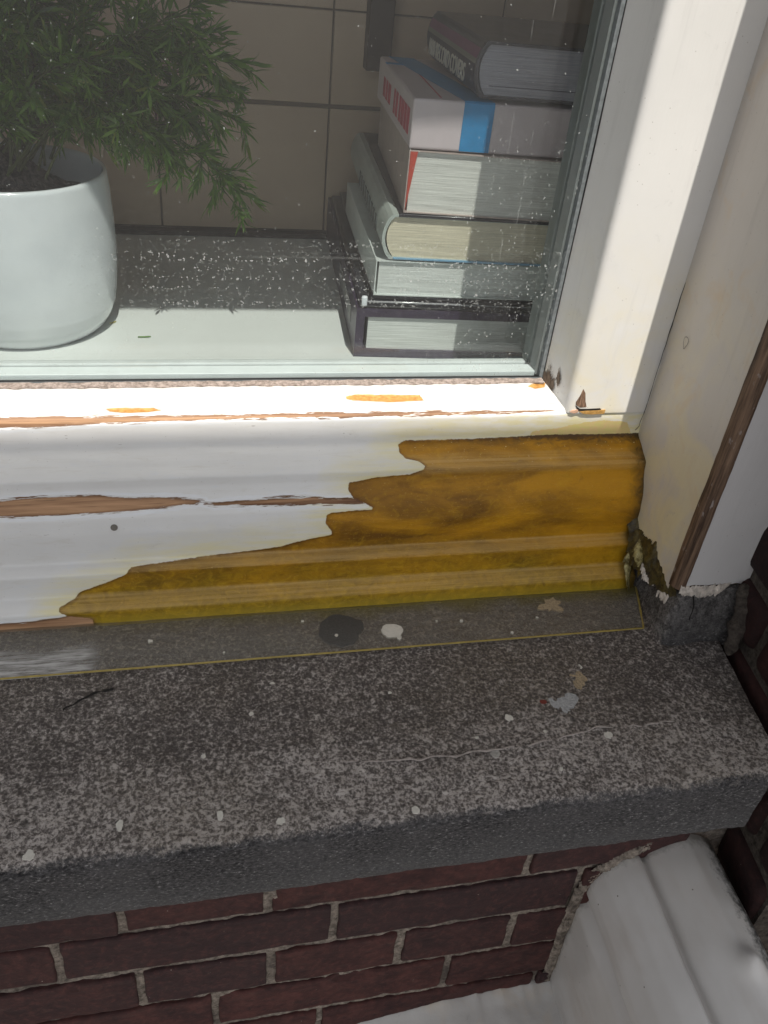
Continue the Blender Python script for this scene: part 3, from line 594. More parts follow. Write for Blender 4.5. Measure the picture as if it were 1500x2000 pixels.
RSY = NT('olive_resin'); dv3 = RSY.coord(); dn3 = RSY.noise(dv3, 150, 6, .7); RSY.bsdf(RSY.mix(RSY.ramp(dn3, .42, .62), (.10,.072,.010), (.50,.43,.20)), .5, RSY.bump(dn3, .9, .002)); RSY = RSY.m
patch('corner_resin', [(.4112,.600,.082),(.4105,.580,.064),(.4100,.560,.064),(.4095,.545,.070),(.4092,.532,.060),(.4090,.518,.054),(.4125,.500,.0515)],
      [(.4040,.598,.078),(.4000,.572,.046),(.3990,.556,.034),(.4020,.542,.036),(.4060,.527,.036),(.4090,.513,.038),(.4140,.4975,.041)], RSD, JB, bulge=.0012, amp=.0016, seed=3)
patch('resin_smear', [(.4050,.570,.050),(.4030,.560,.030),(.4060,.560,.012),(.4090,.560,.002)], [(.3960,.566,.036),(.3960,.555,.022),(.4010,.551,.010),(.4050,.552,.001)], RSY, JB, bulge=.0015, amp=.0022, seed=8, nu=50)
patch('flaking_lip', [(.4135,.4975,.0600),(.430,.4960,.0585),(.450,.4960,.0590),(.4640,.4972,.0600)], [(.4125,.4955,.0510),(.430,.4925,.0475),(.450,.4925,.0500),(.4600,.4955,.0560)], FLK, JB, bulge=.0012, amp=.0018, seed=12, jagg=.3, fr=90)
patch('flaking_lip', [(.4040,.548,.0480),(.4055,.540,.0440),(.4070,.533,.0420),(.4085,.528,.0400)], [(.4010,.543,.0400),(.4020,.535,.0350),(.4050,.529,.0340),(.4080,.526,.0350)], FLK, JB, bulge=.002, amp=.0020, seed=15, jagg=.4, nu=40, nv=12, fr=90)
patch('flaking_lip', [(.4090,.520,.0430),(.4105,.512,.0420),(.4120,.505,.0400)], [(.4070,.517,.0330),(.4090,.509,.0320),(.4115,.5025,.0290)], FLK, JB, bulge=.001, amp=.0016, seed=19, jagg=.5, nu=36, nv=10, fr=90)
patch('resin_blob', [(.4060,.566,.060),(.4050,.556,.055),(.4050,.548,.049)], [(.3990,.562,.050),(.3985,.553,.044),(.4010,.547,.040)], RSY, JB, bulge=.003, amp=.002, seed=23, jagg=.35, nu=36, nv=12, fr=80)
# hairline crack in the corner between stile and jamb, small drawn ring on the jamb face
def thread(name, pts, r, mat, parent, n=6, wig=.0006, k=80):
    P_ = smooth_poly(pts, k); V = []; F = []
    for i, p in enumerate(P_):
        p = Vector(p)+noise.noise_vector(Vector(p)*90)*wig; rr = r*(1+.8*noise.noise(p*200))
        for q in range(n): th = 2*math.pi*q/n; V.append(p+Vector((math.cos(th)*rr, math.sin(th)*rr, 0)) if abs(P_[-1][2]-P_[0][2]) > .01 else p+Vector((0, math.cos(th)*rr, math.sin(th)*rr)))
    for i in range(k-1):
        for q in range(n): F.append((i*n+q, i*n+(q+1) % n, (i+1)*n+(q+1) % n, (i+1)*n+q))
    return mesh_obj(name, V, F, mat, parent)
thread('hairline_crack', [(.4122,.6285,.36),(.4118,.6280,.30),(.4112,.6276,.26),(.4100,.6268,.225),(.4094,.6262,.223),(.4092,.6260,.19),(.4098,.6270,.165),(.408,.626,.152),(.4085,.6262,.147),(.4062,.6272,.142)], .00026, DARK, JB, k=160)
bm = bmesh.new()
q = ring = [];
RP = [(.4098, .5985+.0032*math.cos(a)+.0010*math.sin(2*a), .2445+.0052*math.sin(a)) for a in np.linspace(0, 2*math.pi*1.08, 40)]
thread('pencil_mark', RP, .00035, simple('pencil', (.16,.14,.13), .8), JB, wig=.0002, k=70)

CRK = simple('pale_vein', (.30,.26,.235), .9, .3, 300)
thread('pale_vein', [(.1,.394,.0004),(.139,.390,.0004),(.186,.3885,.0004),(.230,.3905,.0004),(.2625,.393,.0004),(.303,.399,.0004),(.373,.3985,.0004)], .0008, CRK, sill, wig=.0022, k=160)
thread('dark_crack', [(-.108,.467,.0004),(-.098,.476,.0004),(-.083,.483,.0004),(-.073,.486,.0004)], .0010, DARK, sill, wig=.0022, k=60)
thread('dark_crack', [(.4250,.4925,.050),(.4275,.4900,.040),(.4262,.4875,.030),(.4285,.4855,.020)], .0009, DARK, sill, wig=.0020, k=60)

# ---------------------------------------------------------------- double glazing
gz = empty('double_glazing', (-.28,.69,.17)); tag(gz, 'dusty double glazed window pane with dried water drops', 'window pane')
GD = glass_material(True); GC = glass_material(False)
bm = bmesh.new(); add_box(bm, -.885,.3225,.6813,.6850,.1735,1.2); 
for f in bm.faces: f.material_index = 0 if f.normal.y < -.5 else 1
P0(bm_obj('outer_pane', bm, [GD, GC], gz))
P0(box_obj('inner_pane', (-.885,.3225,.7010,.7045,.1735,1.2), GC, gz))
SPC = simple('spacer_shaded', (.17,.185,.18), .45, .06, 80); SPT = simple('spacer_sunlit', (.50,.56,.55), .5, .05, 60)  # one bar, two tones: shade coloured into the side, sunlight into the bottom
P0(box_obj('spacer', (.3190,.3235,.6852,.7008,.172,1.2), SPC, gz)); P0(box_obj('spacer', (-.885,.3190,.6855,.7005,.1700,.1755), SPT, gz, bev=.0008))
P0(box_obj('inner_bead', (.3186,.345,.7052,.724,.172,1.2), simple('inner_bead_shaded', (.20,.215,.21), .5), gz, bev=.003)); P0(box_obj('inner_bead', (-.885,.3175,.7052,.7135,.150,.1758), simple('inner_bead_sunlit', (.62,.66,.65), .5), gz, bev=.002))  # bead side darkened as if shaded, bottom pale as if sunlit, by colour alone
lump('sealant_blob', [(.17,.6835,.1748),(.20,.6835,.1762),(.235,.6835,.1748)], .0022, simple('sealant', (.55,.55,.50), .4), gz, 20)

# ---------------------------------------------------------------- clear plastic strip on the sill
ps = NT('clear_plastic'); fr = true_fresnel(ps, 1.45)
trn = ps.n('ShaderNodeBsdfTransparent'); trn.inputs[0].default_value = (.84,.82,.76,1)
gls = ps.n('ShaderNodeBsdfGlossy'); gls.inputs['Roughness'].default_value = .22
pv_ = ps.coord((12, 60, 60)); pn_ = ps.noise(pv_, 4, 5, .6); x, y, z = ps.xyz()
dfs = ps.n('ShaderNodeBsdfDiffuse'); dfs.inputs[0].default_value = (.40,.375,.34,1)
s_ = ps.mixs(ps.math('MULTIPLY', ps.ramp(pn_, .3, .7, .16, .36), 1.0), trn.outputs[0], dfs.outputs[0])
ol = ps.n('ShaderNodeBsdfDiffuse'); ol.inputs[0].default_value = (.16,.13,.02,1)
s_ = ps.mixs(ps.math('MULTIPLY', ps.ramp(ps.math('ADD', y, ps.math('MULTIPLY', ps.noise(ps.coord(), 30, 4), .03)), .556, .580, 0, .8), ps.ramp(x, -.1, .1, .2, 1)), s_, ol.outputs[0])
wd = ps.n('ShaderNodeBsdfDiffuse'); wd.inputs[0].default_value = (.62,.61,.60,1)
wm = ps.math('MULTIPLY', ps.ramp(ps.noise(ps.coord((9, 130, 1)), 2, 5, .75), .38, .58), ps.math('MULTIPLY', ps.ramp(ps.math('ADD', x, ps.math('MULTIPLY', pn_, .03)), -.068, -.082), ps.ramp(ps.math('ADD', y, ps.math('MULTIPLY', ps.noise(ps.coord(), 40, 3), .02)), .546, .532)))
s_ = ps.mixs(ps.math('MULTIPLY', wm, .75), s_, wd.outputs[0])
s_ = ps.mixs(ps.math('MULTIPLY', fr.outputs[0], .8), s_, gls.outputs[0]); ps.l(s_, ps.out.inputs[0])
pst = empty('plastic_strip', (0,.53,.001)); tag(pst, 'clear yellowish plastic strip lying on the stone sill under the moulding', 'plastic strip')
V = []
for k, x in enumerate(np.linspace(-.95, 1, 120)):
    t = (x+.95)/1.95; xa_, xb_ = -.95+t*(.3965+.95), -.95+t*(.4155+.95)
    for (f, zz) in ((0,.0018),(0,.0034),(1,.0036),(1,.0018)):
        V.append((xa_+(xb_-xa_)*f, .5040+(.562-.5040)*f + (noise.noise(Vector((x*3,1,1)))*.0006 if f == 0 else 0), zz))
o = mesh_obj('sheet', V, [(a, a+4, a+5, a+1) for k in range(119) for a in (k*4, k*4+1, k*4+2)] + [(0,1,2,3),(476,479,478,477)], ps.m, pst); P0(o)
EDG = simple('yellow_edge', (.36,.27,.07), .35, .2, 120, coat=.3)
P0(strip_mesh('edge_line', [(-.95,.5038,.0035),(.3965,.5038,.0035)], .0011, EDG, pst, n=400, wob=.0001)); P0(strip_mesh('edge_line', [(.3965,.5038,.0036),(.4150,.5600,.0038)], .0016, EDG, pst, n=60, wob=.0002, side=(1,0,0)))
P0(splash(.162,.525,.0100,.0090, 71, DROP, z=.0036, th=.0002, parent=pst, jag=.15)); P0(splash(.1665,.5155,.0022,.0030, 72, DROP, z=.0034, th=.0006, parent=pst))
TAP = simple('dark_tape', (.045,.043,.042), .5, .4, 500, .4)
P0(splash(.117,.531,.0205,.0190, 77, TAP, 'dark_patch', z=.0036, th=.0001, parent=pst, jag=.22))
for i, (x, y, r_) in enumerate([(.112,.524,.0016),(.228,.531,.0016),(.205,.533,.0010),(.270,.5115,.0014),(.300,.528,.0012),(-.045,.534,.0020),(.015,.514,.0010),(.085,.545,.0014)]): P0(splash(x, y, r_, r_, 80+i, DROP, z=.0034, th=.0004, parent=pst))
P0(splash(.318,.541,.012,.0075, 95, LICH, 'yellow_stain', z=.0034, th=.0002, parent=pst, jag=.9))

# ---------------------------------------------------------------- white painted ledge and moulding below the sill
def ledge():
    V = []; nx, ny = 260, 46
    for i in range(nx):
        x = -.60+(.337+.60)*i/(nx-1)
        top0 = np.interp(x, [-.6,.10,.13,.235,.337], [-.395,-.379,-.375,-.355,-.353]); wob_ = noise.noise(Vector((x*45,3,0)))*.0045+noise.noise(Vector((x*150,3,0)))*.0022; top = top0+wob_
        for j in range(ny):
            if j == 0: V.append((x, .372, top-.002)); continue
            t = (j-1)/(ny-2); y = .368-.20*t; z = top0+wob_*math.exp(-t*14) - .004*min(1, t*12) - .012*t + noise.noise(Vector((x*30, y*30, 1)))*.0014 + noise.noise(Vector((x*90, y*90, 1)))*.0007
            if t > .95: z -= (t-.95)*20*.06
            V.append((x, y, z))
    return mesh_obj('painted_ledge', V, grid_faces(nx, ny), WHITEB, smooth=True)
tag(ledge(), 'white painted ledge with a ragged edge under the lowest brick course', 'ledge')
MD = NT('mouldy_white_paint'); mv = MD.coord(); mn = MD.noise(mv, 9, 4, .55); mf = MD.noise(mv, 130, 6, .75); mx_, my_, mz_ = MD.xyz()
mc = MD.mix(MD.ramp(mn, .35, .65), (.50,.475,.445), (.585,.565,.54)); mc = MD.mix(MD.ramp(MD.noise(MD.coord((9,3.5,9)), 3, 4, .55), .52, .72, 0, .45), mc, (.44,.385,.335))
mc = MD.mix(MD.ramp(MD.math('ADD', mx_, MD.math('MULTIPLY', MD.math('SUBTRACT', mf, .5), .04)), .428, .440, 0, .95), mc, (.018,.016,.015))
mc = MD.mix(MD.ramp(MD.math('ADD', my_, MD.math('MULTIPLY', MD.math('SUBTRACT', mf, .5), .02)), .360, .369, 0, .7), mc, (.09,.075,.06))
mc = MD.mix(MD.math('LESS_THAN', MD.voro(mv, 70), .05), mc, (.20,.18,.15)); mc = MD.mix(MD.ramp(mf, .66, .76, 0, .35), mc, (.34,.31,.28))
MD.bsdf(mc, .36, MD.bump(MD.math('ADD', mn, MD.math('MULTIPLY', mf, .25)), .25, .001)); MOLDY = MD.m
mp = [(.3315,-.410),(.3310,-.372),(.3285,-.33),(.3270,-.28),(.3265,-.235),(.3268,-.214),(.3345,-.203),(.3350,-.197),(.3285,-.188),(.3290,-.175),(.3370,-.155),(.3480,-.143),(.3640,-.1372),(.3690,-.1400),(.3712,-.1462),(.3735,-.1462),(.3765,-.1362),(.3880,-.1300),(.4000,-.1260),(.4120,-.1245),(.4260,-.1300),(.4420,-.1380),(.45,-.160)]
mq = smooth_poly(mp, 180)
for _ in range(1): mq[1:-1] = mq[1:-1]*.5+(mq[:-2]+mq[2:])*.25
V = []; ny = 130
for (x, z) in mq:
    for j in range(ny):
        t = j/(ny-1); y = .372-.27*t; n = noise.noise(Vector((x*25, y*18, z*25)))*.0014+noise.noise(Vector((x*90, y*40, z*90)))*.0005
        e = noise.noise(Vector((x*60, z*60, 4)))*.004 if j < 2 else 0
        blob = .010*math.exp(-((x-.418)**2+(y-.262)**2)/.00012)
        yy = y+e; sl = -.10*t*.27
        V.append((x+n*.7, yy, z+n+sl+blob))
mo = mesh_obj('painted_moulding', V, grid_faces(len(mq), ny), MOLDY, smooth=True); tag(mo, 'lumpy white painted moulding with grooves, below the right end of the sill', 'moulding')
patch('mortar_fillet', [(.376,.3665,-.118),(.350,.3665,-.130),(.328,.3665,-.150),(.3165,.3665,-.185),(.3155,.3665,-.24),(.3170,.3665,-.30),(.3200,.3665,-.352)], [(.376,.3655,-.131),(.354,.3655,-.143),(.336,.3655,-.160),(.3285,.3655,-.188),(.3270,.3655,-.24),(.3290,.3655,-.30),(.3320,.3655,-.352)], MORTAR, mo, nu=200, nv=26, bulge=.0022, amp=.0022, jagg=.22, seed=31, fr=70, out=(-.15,-1,.1))
lump('mortar_fillet', [(.4725,.492,.062),(.4700,.478,.045),(.4640,.468,.022),(.4600,.462,.003)], .0070, MORTARD, sill, 33)

# ---------------------------------------------------------------- inside: sill, tiled wall, room
ISL = simple('interior_sill_paint', (.72,.75,.73), .35, .03, 12); 
isl = box_obj('interior_sill', (-1.30,.60,.7136,1.2700,.060,.104), ISL, bev=.001); tag(isl, 'smooth pale interior window sill under the pot and the books', 'window sill')
TL = NT('beige_tiles'); tv = TL.coord(); tn = TL.noise(tv, 4, 4); tf = TL.noise(tv, 160, 3)
TL.bsdf(TL.mix(TL.ramp(tn, .3, .7), (.45,.335,.25), (.56,.43,.31)), .35, TL.bump(tf, .1, .0005)); GROUT = simple('dark_grout', (.17,.135,.105), .9)
tw = empty('tiled_wall', (0,1.29,.10)); tag(tw, 'wall of large beige tiles with dark joints behind the pot', 'wall')
bm = bmesh.new(); zr = [(.112,.283),(.289,.403),(.4055,.575),(.579,.75),(.754,.925),(.929,1.10),(1.104,1.30)]
for i, (a, b) in enumerate(zr):
    js = [-1.25,-.995,-.755,-.515,-.275,-.035,.2035,.44,.68]
    if i == 1: js = [x+.0 for x in [-1.25,-1.115,-.875,-.635,-.395,-.155,.2035,.44,.68]]
    for x0, x1 in zip(js[:-1], js[1:]): add_box(bm, x0+.0014, x1-.0014, 1.288, 1.30, a, b, bev=.0008)
P0(bm_obj('tiles', bm, TL.m, tw)); P0(box_obj('grout', (-1.26,.70,1.292,1.33,.0,1.32), GROUT, tw))
P0(box_obj('plinth', (-1.25,.70,1.272,1.2875,.05,.110), simple('dark_plinth', (.055,.045,.04), .6), tw)); 
P0(box_obj('corner_post', (.247,.281,1.262,1.2875,.338,1.3), simple('post_wood', (.05,.032,.024), .5), tw, bev=.002))
RM = simple('room_plaster', (.42,.36,.32), .9, .05, 5)
bm = bmesh.new(); add_box(bm, .60,.66,.715,1.33,-.2,1.5); add_box(bm, -1.36,-1.30,.715,1.33,-.2,1.5); add_box(bm, -1.36,.66,.715,1.35,1.32,1.5); add_box(bm, -1.36,.66,.716,1.33,-.05,.055); add_box(bm, .4145,.60,.7125,.78,.0,1.32); add_box(bm, -1.30,-.97,.7125,.78,.0,1.32)
tag(bm_obj('room_walls', bm, RM), kind='structure')

# ---------------------------------------------------------------- books
def book(name, label, x0, z0, z1, w, d, yaw, cover, pages, t=.0025, round_=.006, y0=.866, board=None, spine_bulge=True, group='books stacked on the interior sill'):
    h = z1-z0-.0006; root = empty(name, (x0, y0, z0), R(yaw)); tag(root, label, 'book', group)
    def arc(off, n=12): return [(off-round_*math.sin(math.pi*k/n)**.8 if spine_bulge else off, None) for k in range(n+1)]
    n = 12
    outer = [(w,0)] + [((.006 - round_*1.6*math.sin(math.pi*k/n)**.7) if spine_bulge else 0.0, h*k/n) for k in range(n+1)] + [(w,h)]
    inner = [(w,h-t)] + [((.006+t - round_*1.5*math.sin(math.pi*k/n)**.7) if spine_bulge else t, h-t-(h-2*t)*k/n) for k in range(n+1)] + [(w,t)]
    bm = bmesh.new(); ring = outer+inner
    A = [bm.verts.new((p[0], 0, p[1])) for p in ring]; B = [bm.verts.new((p[0], d, p[1])) for p in ring]; m = len(outer)
    for k in range(len(ring)-1):
        bm.faces.new((A[k], A[k+1], B[k+1], B[k]))
    bm.faces.new((A[-1], A[0], B[0], B[-1]))
    L = len(ring)
    for k in range(m-1):
        a, b_, c, e = k, k+1, L-2-k, L-1-k
        bm.faces.new((A[a], A[e], A[c], A[b_])); bm.faces.new((B[a], B[b_], B[c], B[e]))
    cv = bm_obj('cover', bm, cover, root)
    for e in (): pass
    bmp = bmesh.new(); pts = [(w-.004, t)] + [(.0065+t*1.2 - (round_*1.35*math.sin(math.pi*k/n)**.7 if spine_bulge else .004), t+(h-2*t)*k/n) for k in range(n+1)] + [(w-.004, h-t)]
    ys_ = [.003, d-.003]; PA = [bmp.verts.new((p[0], ys_[0], p[1])) for p in pts]; PB = [bmp.verts.new((p[0], ys_[1], p[1])) for p in pts]
    bmp.faces.new(PA); bmp.faces.new(PB[::-1])
    for k in range(len(pts)): j = (k+1) % len(pts); bmp.faces.new((PA[k], PB[k], PB[j], PA[j]))
    bm_obj('pages', bmp, pages, root)
    return root
PG_W = page_material((.84,.84,.79)); PG_C = page_material((.80,.73,.56), 'cream_pages'); PG_P = page_material((.47,.46,.52), 'grey_pages'); PG_G = page_material((.78,.81,.78), 'green_grey_pages')
BLK = simple('black_cover', (.016,.015,.022), .3, .3, 200, coat=.3); PUR = simple('dark_purple_cover', (.040,.028,.055), .35, .2, 120)
b1 = book('book', 'thick dark book with white pages at the bottom of the stack', .1785, .1042, .1625, .27, .42, -4, PUR, PG_G, t=.0095, spine_bulge=False)
def bar(parent, name, b, m, bev=.0006): return box_obj(name, b, m, parent, bev=bev)
bar(b1, 'spine_label', (-.0008,.0004,.05,.20,.020,.040), simple('grey_label', (.24,.24,.24), .5))
b2 = empty('notebook', (.1815,.866,.1628), R(-4)); tag(b2, 'slim black notebook with elastic bands between the lowest thick book and the white book', 'notebook', 'books stacked on the interior sill')
box_obj('cover', (0,.26,.0,.40,0,.0085), BLK, b2, bev=.003, seg=3); box_obj('lid', (.012,.26,.003,.40,.0088,.0140), BLK, b2, bev=.002)
box_obj('elastic_band', (.004,.255,-.0010,.002,.0068,.0076), simple('band_grey', (.30,.30,.32), .3), b2); box_obj('highlight_bar', (.0015,.008,-.0012,.004,.0015,.0130), simple('highlight_white', (.72,.74,.78), .35), b2, bev=.002)  # white corner bar: highlight on the glossy cover, put in as colour
b3 = book('book', 'white paperback with a pale spine, lying on the black notebook', .1955, .1772, .2165, .25, .30, -3.5, simple('pale_cover', (.60,.64,.62), .4, .08, 50), PG_G, t=.0012, spine_bulge=False)
b4 = book('book', 'cream paged hardback with a rounded grey green spine and black top cover', .2030, .2175, .2655, .24, .37, -4.5, [simple('grey_green_cover', (.40,.44,.41), .4, .1, 40)], PG_C, t=.0028)
bar(b4, 'blue_underside', (.010,.235,-.0008,.36,.0002,.0026), simple('blue_board', (.16,.34,.50), .5)); bar(b4, 'black_cover', (.012,.238,-.0010,.369,.0452,.0484), BLK)
for i in range(9): bar(b4, 'spine_mark', (-.0044,-.0036,.05+i*.022,.062+i*.022,.014,.030), simple('dark_mark', (.10,.11,.11), .6) if i == 0 else bpy.data.materials['dark_mark'], bev=0)
b5 = book('book', 'big white paged paperback with a red inner cover in the middle of the stack', .2195, .2668, .3285, .235, .30, -6, simple('pink_brown_cover', (.44,.36,.33), .4, .12, 60), PG_W, t=.0010, spine_bulge=False)
plt = bmesh.new()
vv = [plt.verts.new(p) for p in ((.0012,-.0006,.002),(.0085,-.0006,.060),(.0012,-.0006,.060),(.0012,.004,.002),(.0085,.004,.060),(.0012,.004,.060))]
for f in ((0,1,2),(5,4,3),(0,3,4,1),(1,4,5,2),(2,5,3,0)): plt.faces.new([vv[i] for i in f])
bm_obj('red_flyleaf', plt, simple('red_paper', (.46,.055,.03), .6), b5)
b6 = empty('book_box', (.2185,.866,.3292), R(-4)); tag(b6, 'pale pink boxed book with a bright blue band round it', 'book', 'books stacked on the interior sill')
PNK = simple('pale_pink_card', (.60,.52,.54), .4, .05, 30); BLU = simple('blue_band_paper', (.025,.235,.50), .4, .1, 60)
box_obj('box', (0,.235,0,.26,0,.0462), PNK, b6, bev=.003, seg=4)
bmx = bmesh.new(); rg = [(-.0006,.0014),(-.0006,.0448),(.0012,.0468),(.262,.0468)]
SL = -.16
def band(bm, xa, xb):
    a = [];
    for (y, z) in [(-.0006,.0010),(-.0006,.0452),(.0014,.0468),(.255,.0468)]:
        sh = 0 if y < .01 else SL*y
        a.append((bm.verts.new((xa+sh, y, z)), bm.verts.new((xb+sh, y, z))))
    for p, q in zip(a[:-1], a[1:]): bm.faces.new((p[0], p[1], q[1], q[0]))
band(bmx, .0505,.0810); o = bm_obj('blue_band', bmx, BLU, b6)
sm = o.modifiers.new('solid', 'SOLIDIFY'); sm.thickness = .0004; sm.offset = 0
RDL = simple('red_print', (.40,.03,.06), .5)
for i, (y, l, zz, hh) in enumerate([(.015,.014,.010,.024),(.034,.012,.010,.024),(.051,.016,.010,.024),(.072,.012,.010,.024),(.094,.013,.010,.024),(.113,.010,.010,.024),(.150,.018,.012,.020),(.175,.013,.012,.020),(.195,.015,.012,.020)]):
    bar(b6, 'red_mark', (-.0005,.0006,y,y+l,zz,zz+hh), RDL, bev=0)
bar(b6, 'red_line', (.028,.0295,.012,.20,.0460,.0466), RDL, bev=0); bar(b6, 'blue_line', (-.0,.030,.200,.212,.0460,.0466), BLU, bev=0)
b7 = book('book', 'top book of the stack, purple spine with silver lettering', .2790, .3790, .4290, .22, .245, -3, simple('purple_grey_cover', (.07,.065,.075), .32, .4, 30, coat=.4), PG_P, t=.0028)
SPD = simple('spine_navy', (.020,.020,.045), .4, .3, 100); 
def spine_panel(parent, name, z0, z1, m, y0=.004, y1=.241, h=.0494, off=.0003):
    bm = bmesh.new(); A = []
    for k in range(9):
        z = z0+(z1-z0)*k/8; x = .006-.006*1.6*math.sin(math.pi*min(1,max(0,z/h)))**.7-off; A.append((bm.verts.new((x,y0,z)), bm.verts.new((x,y1,z)), bm.verts.new((x+.0006,y0,z)), bm.verts.new((x+.0006,y1,z))))
    for p, q in zip(A[:-1], A[1:]): bm.faces.new((p[0],p[1],q[1],q[0])); bm.faces.new((p[2],q[2],q[3],p[3])); bm.faces.new((p[0],q[0],q[2],p[2])); bm.faces.new((p[1],p[3],q[3],q[1]))
    return bm_obj(name, bm, m, parent)
spine_panel(b7, 'spine_band', .0035,.029, SPD); spine_panel(b7, 'spine_band', .0290,.0335, simple('olive_band', (.22,.22,.18), .5)); spine_panel(b7, 'spine_band', .0335,.0425, simple('magenta_band', (.20,.055,.13), .4)); spine_panel(b7, 'spine_band', .0425,.0475, BLK)
def text_mesh(name, body, size, mat, parent, mtx, ext=.0004, sx=1):
    cu = bpy.data.curves.new(name, 'FONT'); cu.body = body; cu.size = size; cu.extrude = ext; cu.align_x = 'LEFT'; cu.space_character = .95
    to = bpy.data.objects.new(name+'_tmp', cu); C.objects.link(to); bpy.context.view_layer.update()
    me = bpy.data.meshes.new_from_object(to.evaluated_get(bpy.context.evaluated_depsgraph_get())); bpy.data.objects.remove(to); bpy.data.curves.remove(cu)
    me.transform(Matrix.Diagonal((sx,1,1,1))); me.transform(mtx); me.materials.clear(); me.materials.append(mat)
    o = bpy.data.objects.new(name, me); C.objects.link(o); o.parent = parent; return o
SIL = simple('silver_letters', (.72,.68,.58), .4, .1, 80)
TM = Matrix(((0,0,-1,-.0042),(-1,0,0,.226),(0,1,0,.0080),(0,0,0,1)))
text_mesh('spine_lettering', '1000 RECORD COVERS', .0235, SIL, b7, TM, sx=.82)
bar(b7, 'page_groove', (.013,.21,.0022,.0034,.0105,.0112), simple('groove_dark', (.12,.11,.14), .8), bev=0)

# ---------------------------------------------------------------- pot and asparagus fern
def lathe(name, pr, n, mat, parent, c=(0,0,0)):
    V = []; 
    for (r, z) in pr:
        for k in range(n): a = 2*math.pi*k/n; V.append((c[0]+r*math.cos(a), c[1]+r*math.sin(a), c[2]+z))
    F = [(i*n+k, i*n+(k+1) % n, (i+1)*n+(k+1) % n, (i+1)*n+k) for i in range(len(pr)-1) for k in range(n)]
    return mesh_obj(name, V, F, mat, parent, smooth=True)
PC = Vector((-.178,.962,.104))
pot = empty('flower_pot', PC); tag(pot, 'glossy white ceramic flower pot standing inside behind the glass', 'flower pot')
GLZ = NT('white_glaze'); gv_ = GLZ.coord(); gn = GLZ.noise(gv_, 14, 5, .6); GLZ.bsdf(GLZ.mix(GLZ.ramp(gn, .35, .7), (.64,.67,.70), (.73,.76,.78)), .22, GLZ.bump(gn, .12, .001), coat=.5, coatr=.08)
pr = [(.0,.004),(.070,.004),(.072,.0),(.077,.0),(.084,.006),(.0905,.016),(.0955,.030),(.0985,.048),(.1005,.070),(.1013,.095),(.1010,.120),(.1000,.145),(.0990,.158),(.0985,.1655),(.0975,.1680),(.0960,.1688),(.0945,.1680),(.0938,.1655),(.0938,.150),(.0930,.10),(.05,.09),(.0,.09)]
prs = smooth_poly(pr[:], 150); lathe('body', prs, 96, GLZ.m, pot)
pl = empty('asparagus_fern', (PC.x, PC.y, .24)); tag(pl, 'bushy green plant with narrow leaves growing out of the white pot', 'plant')
SOIL = NT('root_ball'); sv = SOIL.coord(); sn_ = SOIL.noise(sv, 110, 6, .75, 1.0); SOIL.bsdf(SOIL.mix(SOIL.ramp(sn_, .42, .66), (.012,.009,.012), (.15,.115,.105)), .95, SOIL.bump(sn_, 1, .005))
V = []; 
for i in range(40):
    for k in range(90):
        a = 2*math.pi*k/90; r = .0935*(i/39); x, y = r*math.cos(a), r*math.sin(a)
        z = -.006 + .052*math.exp(-((x+.005)**2+(y-.01)**2)/.0028) + noise.noise(Vector((x*70, y*70, 2)))*.0055 + noise.noise(Vector((x*220, y*220, 2)))*.0022
        V.append((x, y, z))
F = [(i*90+k, i*90+(k+1) % 90, (i+1)*90+(k+1) % 90, (i+1)*90+k) for i in range(39) for k in range(90)]
so = mesh_obj('root_ball', V, F, SOIL.m, pl, smooth=True); so.location = (0, 0, .0)
LEAF = NT('leaf_green'); oi = LEAF.n('ShaderNodeNewGeometry'); rnd = oi.outputs['Random Per Island']
lc = LEAF.mix(rnd, (.035,.085,.010), (.15,.27,.03)); lc = LEAF.mix(LEAF.ramp(rnd, .93, .96), lc, (.16,.18,.03))
pb = LEAF.bsdf(lc, .42, link=False); tl = LEAF.n('ShaderNodeBsdfTranslucent'); LEAF.l(LEAF.mix(.5, lc, (.16,.42,.02)), tl.inputs[0]); LEAF.l(LEAF.mixs(.28, pb, tl.outputs[0]), LEAF.out.inputs[0])
TWIG = simple('twig', (.07,.085,.025), .7)
lv, lf, tvv, tff = [], [], [], []
rg = random.Random(21)
def add_leaf(p, d, up_, L, w):
    d = d.normalized(); s_ = d.cross(up_); s_ = s_.normalized() if s_.length > 1e-4 else Vector((1,0,0)); n_ = s_.cross(d)
    b0 = len(lv); curl = rg.uniform(-.25,.15)*L
    for t, ww in ((0,.15),(.3,.9),(.6,.85),(1,.02)):
        c = p+d*L*t+n_*curl*t*t; lv.append(c-s_*w*ww/2+n_*w*.12); lv.append(c+s_*w*ww/2+n_*w*.12)
    for k in range(3): lf.append((b0+2*k, b0+2*k+1, b0+2*k+3, b0+2*k+2))
def add_tube(P_, r0, r1, n=5):
    b0 = len(tvv)
    for i, p in enumerate(P_):
        d = (P_[min(len(P_)-1,i+1)]-P_[max(0,i-1)]).normalized(); a = d.cross(Vector((.3,.2,1))).normalized(); b_ = d.cross(a); r = r0+(r1-r0)*i/(len(P_)-1)
        for q in range(n): th = 2*math.pi*q/n; tvv.append(p+a*math.cos(th)*r+b_*math.sin(th)*r)
    for i in range(len(P_)-1):
        for q in range(n): tff.append((b0+i*n+q, b0+i*n+(q+1) % n, b0+(i+1)*n+(q+1) % n, b0+(i+1)*n+q))
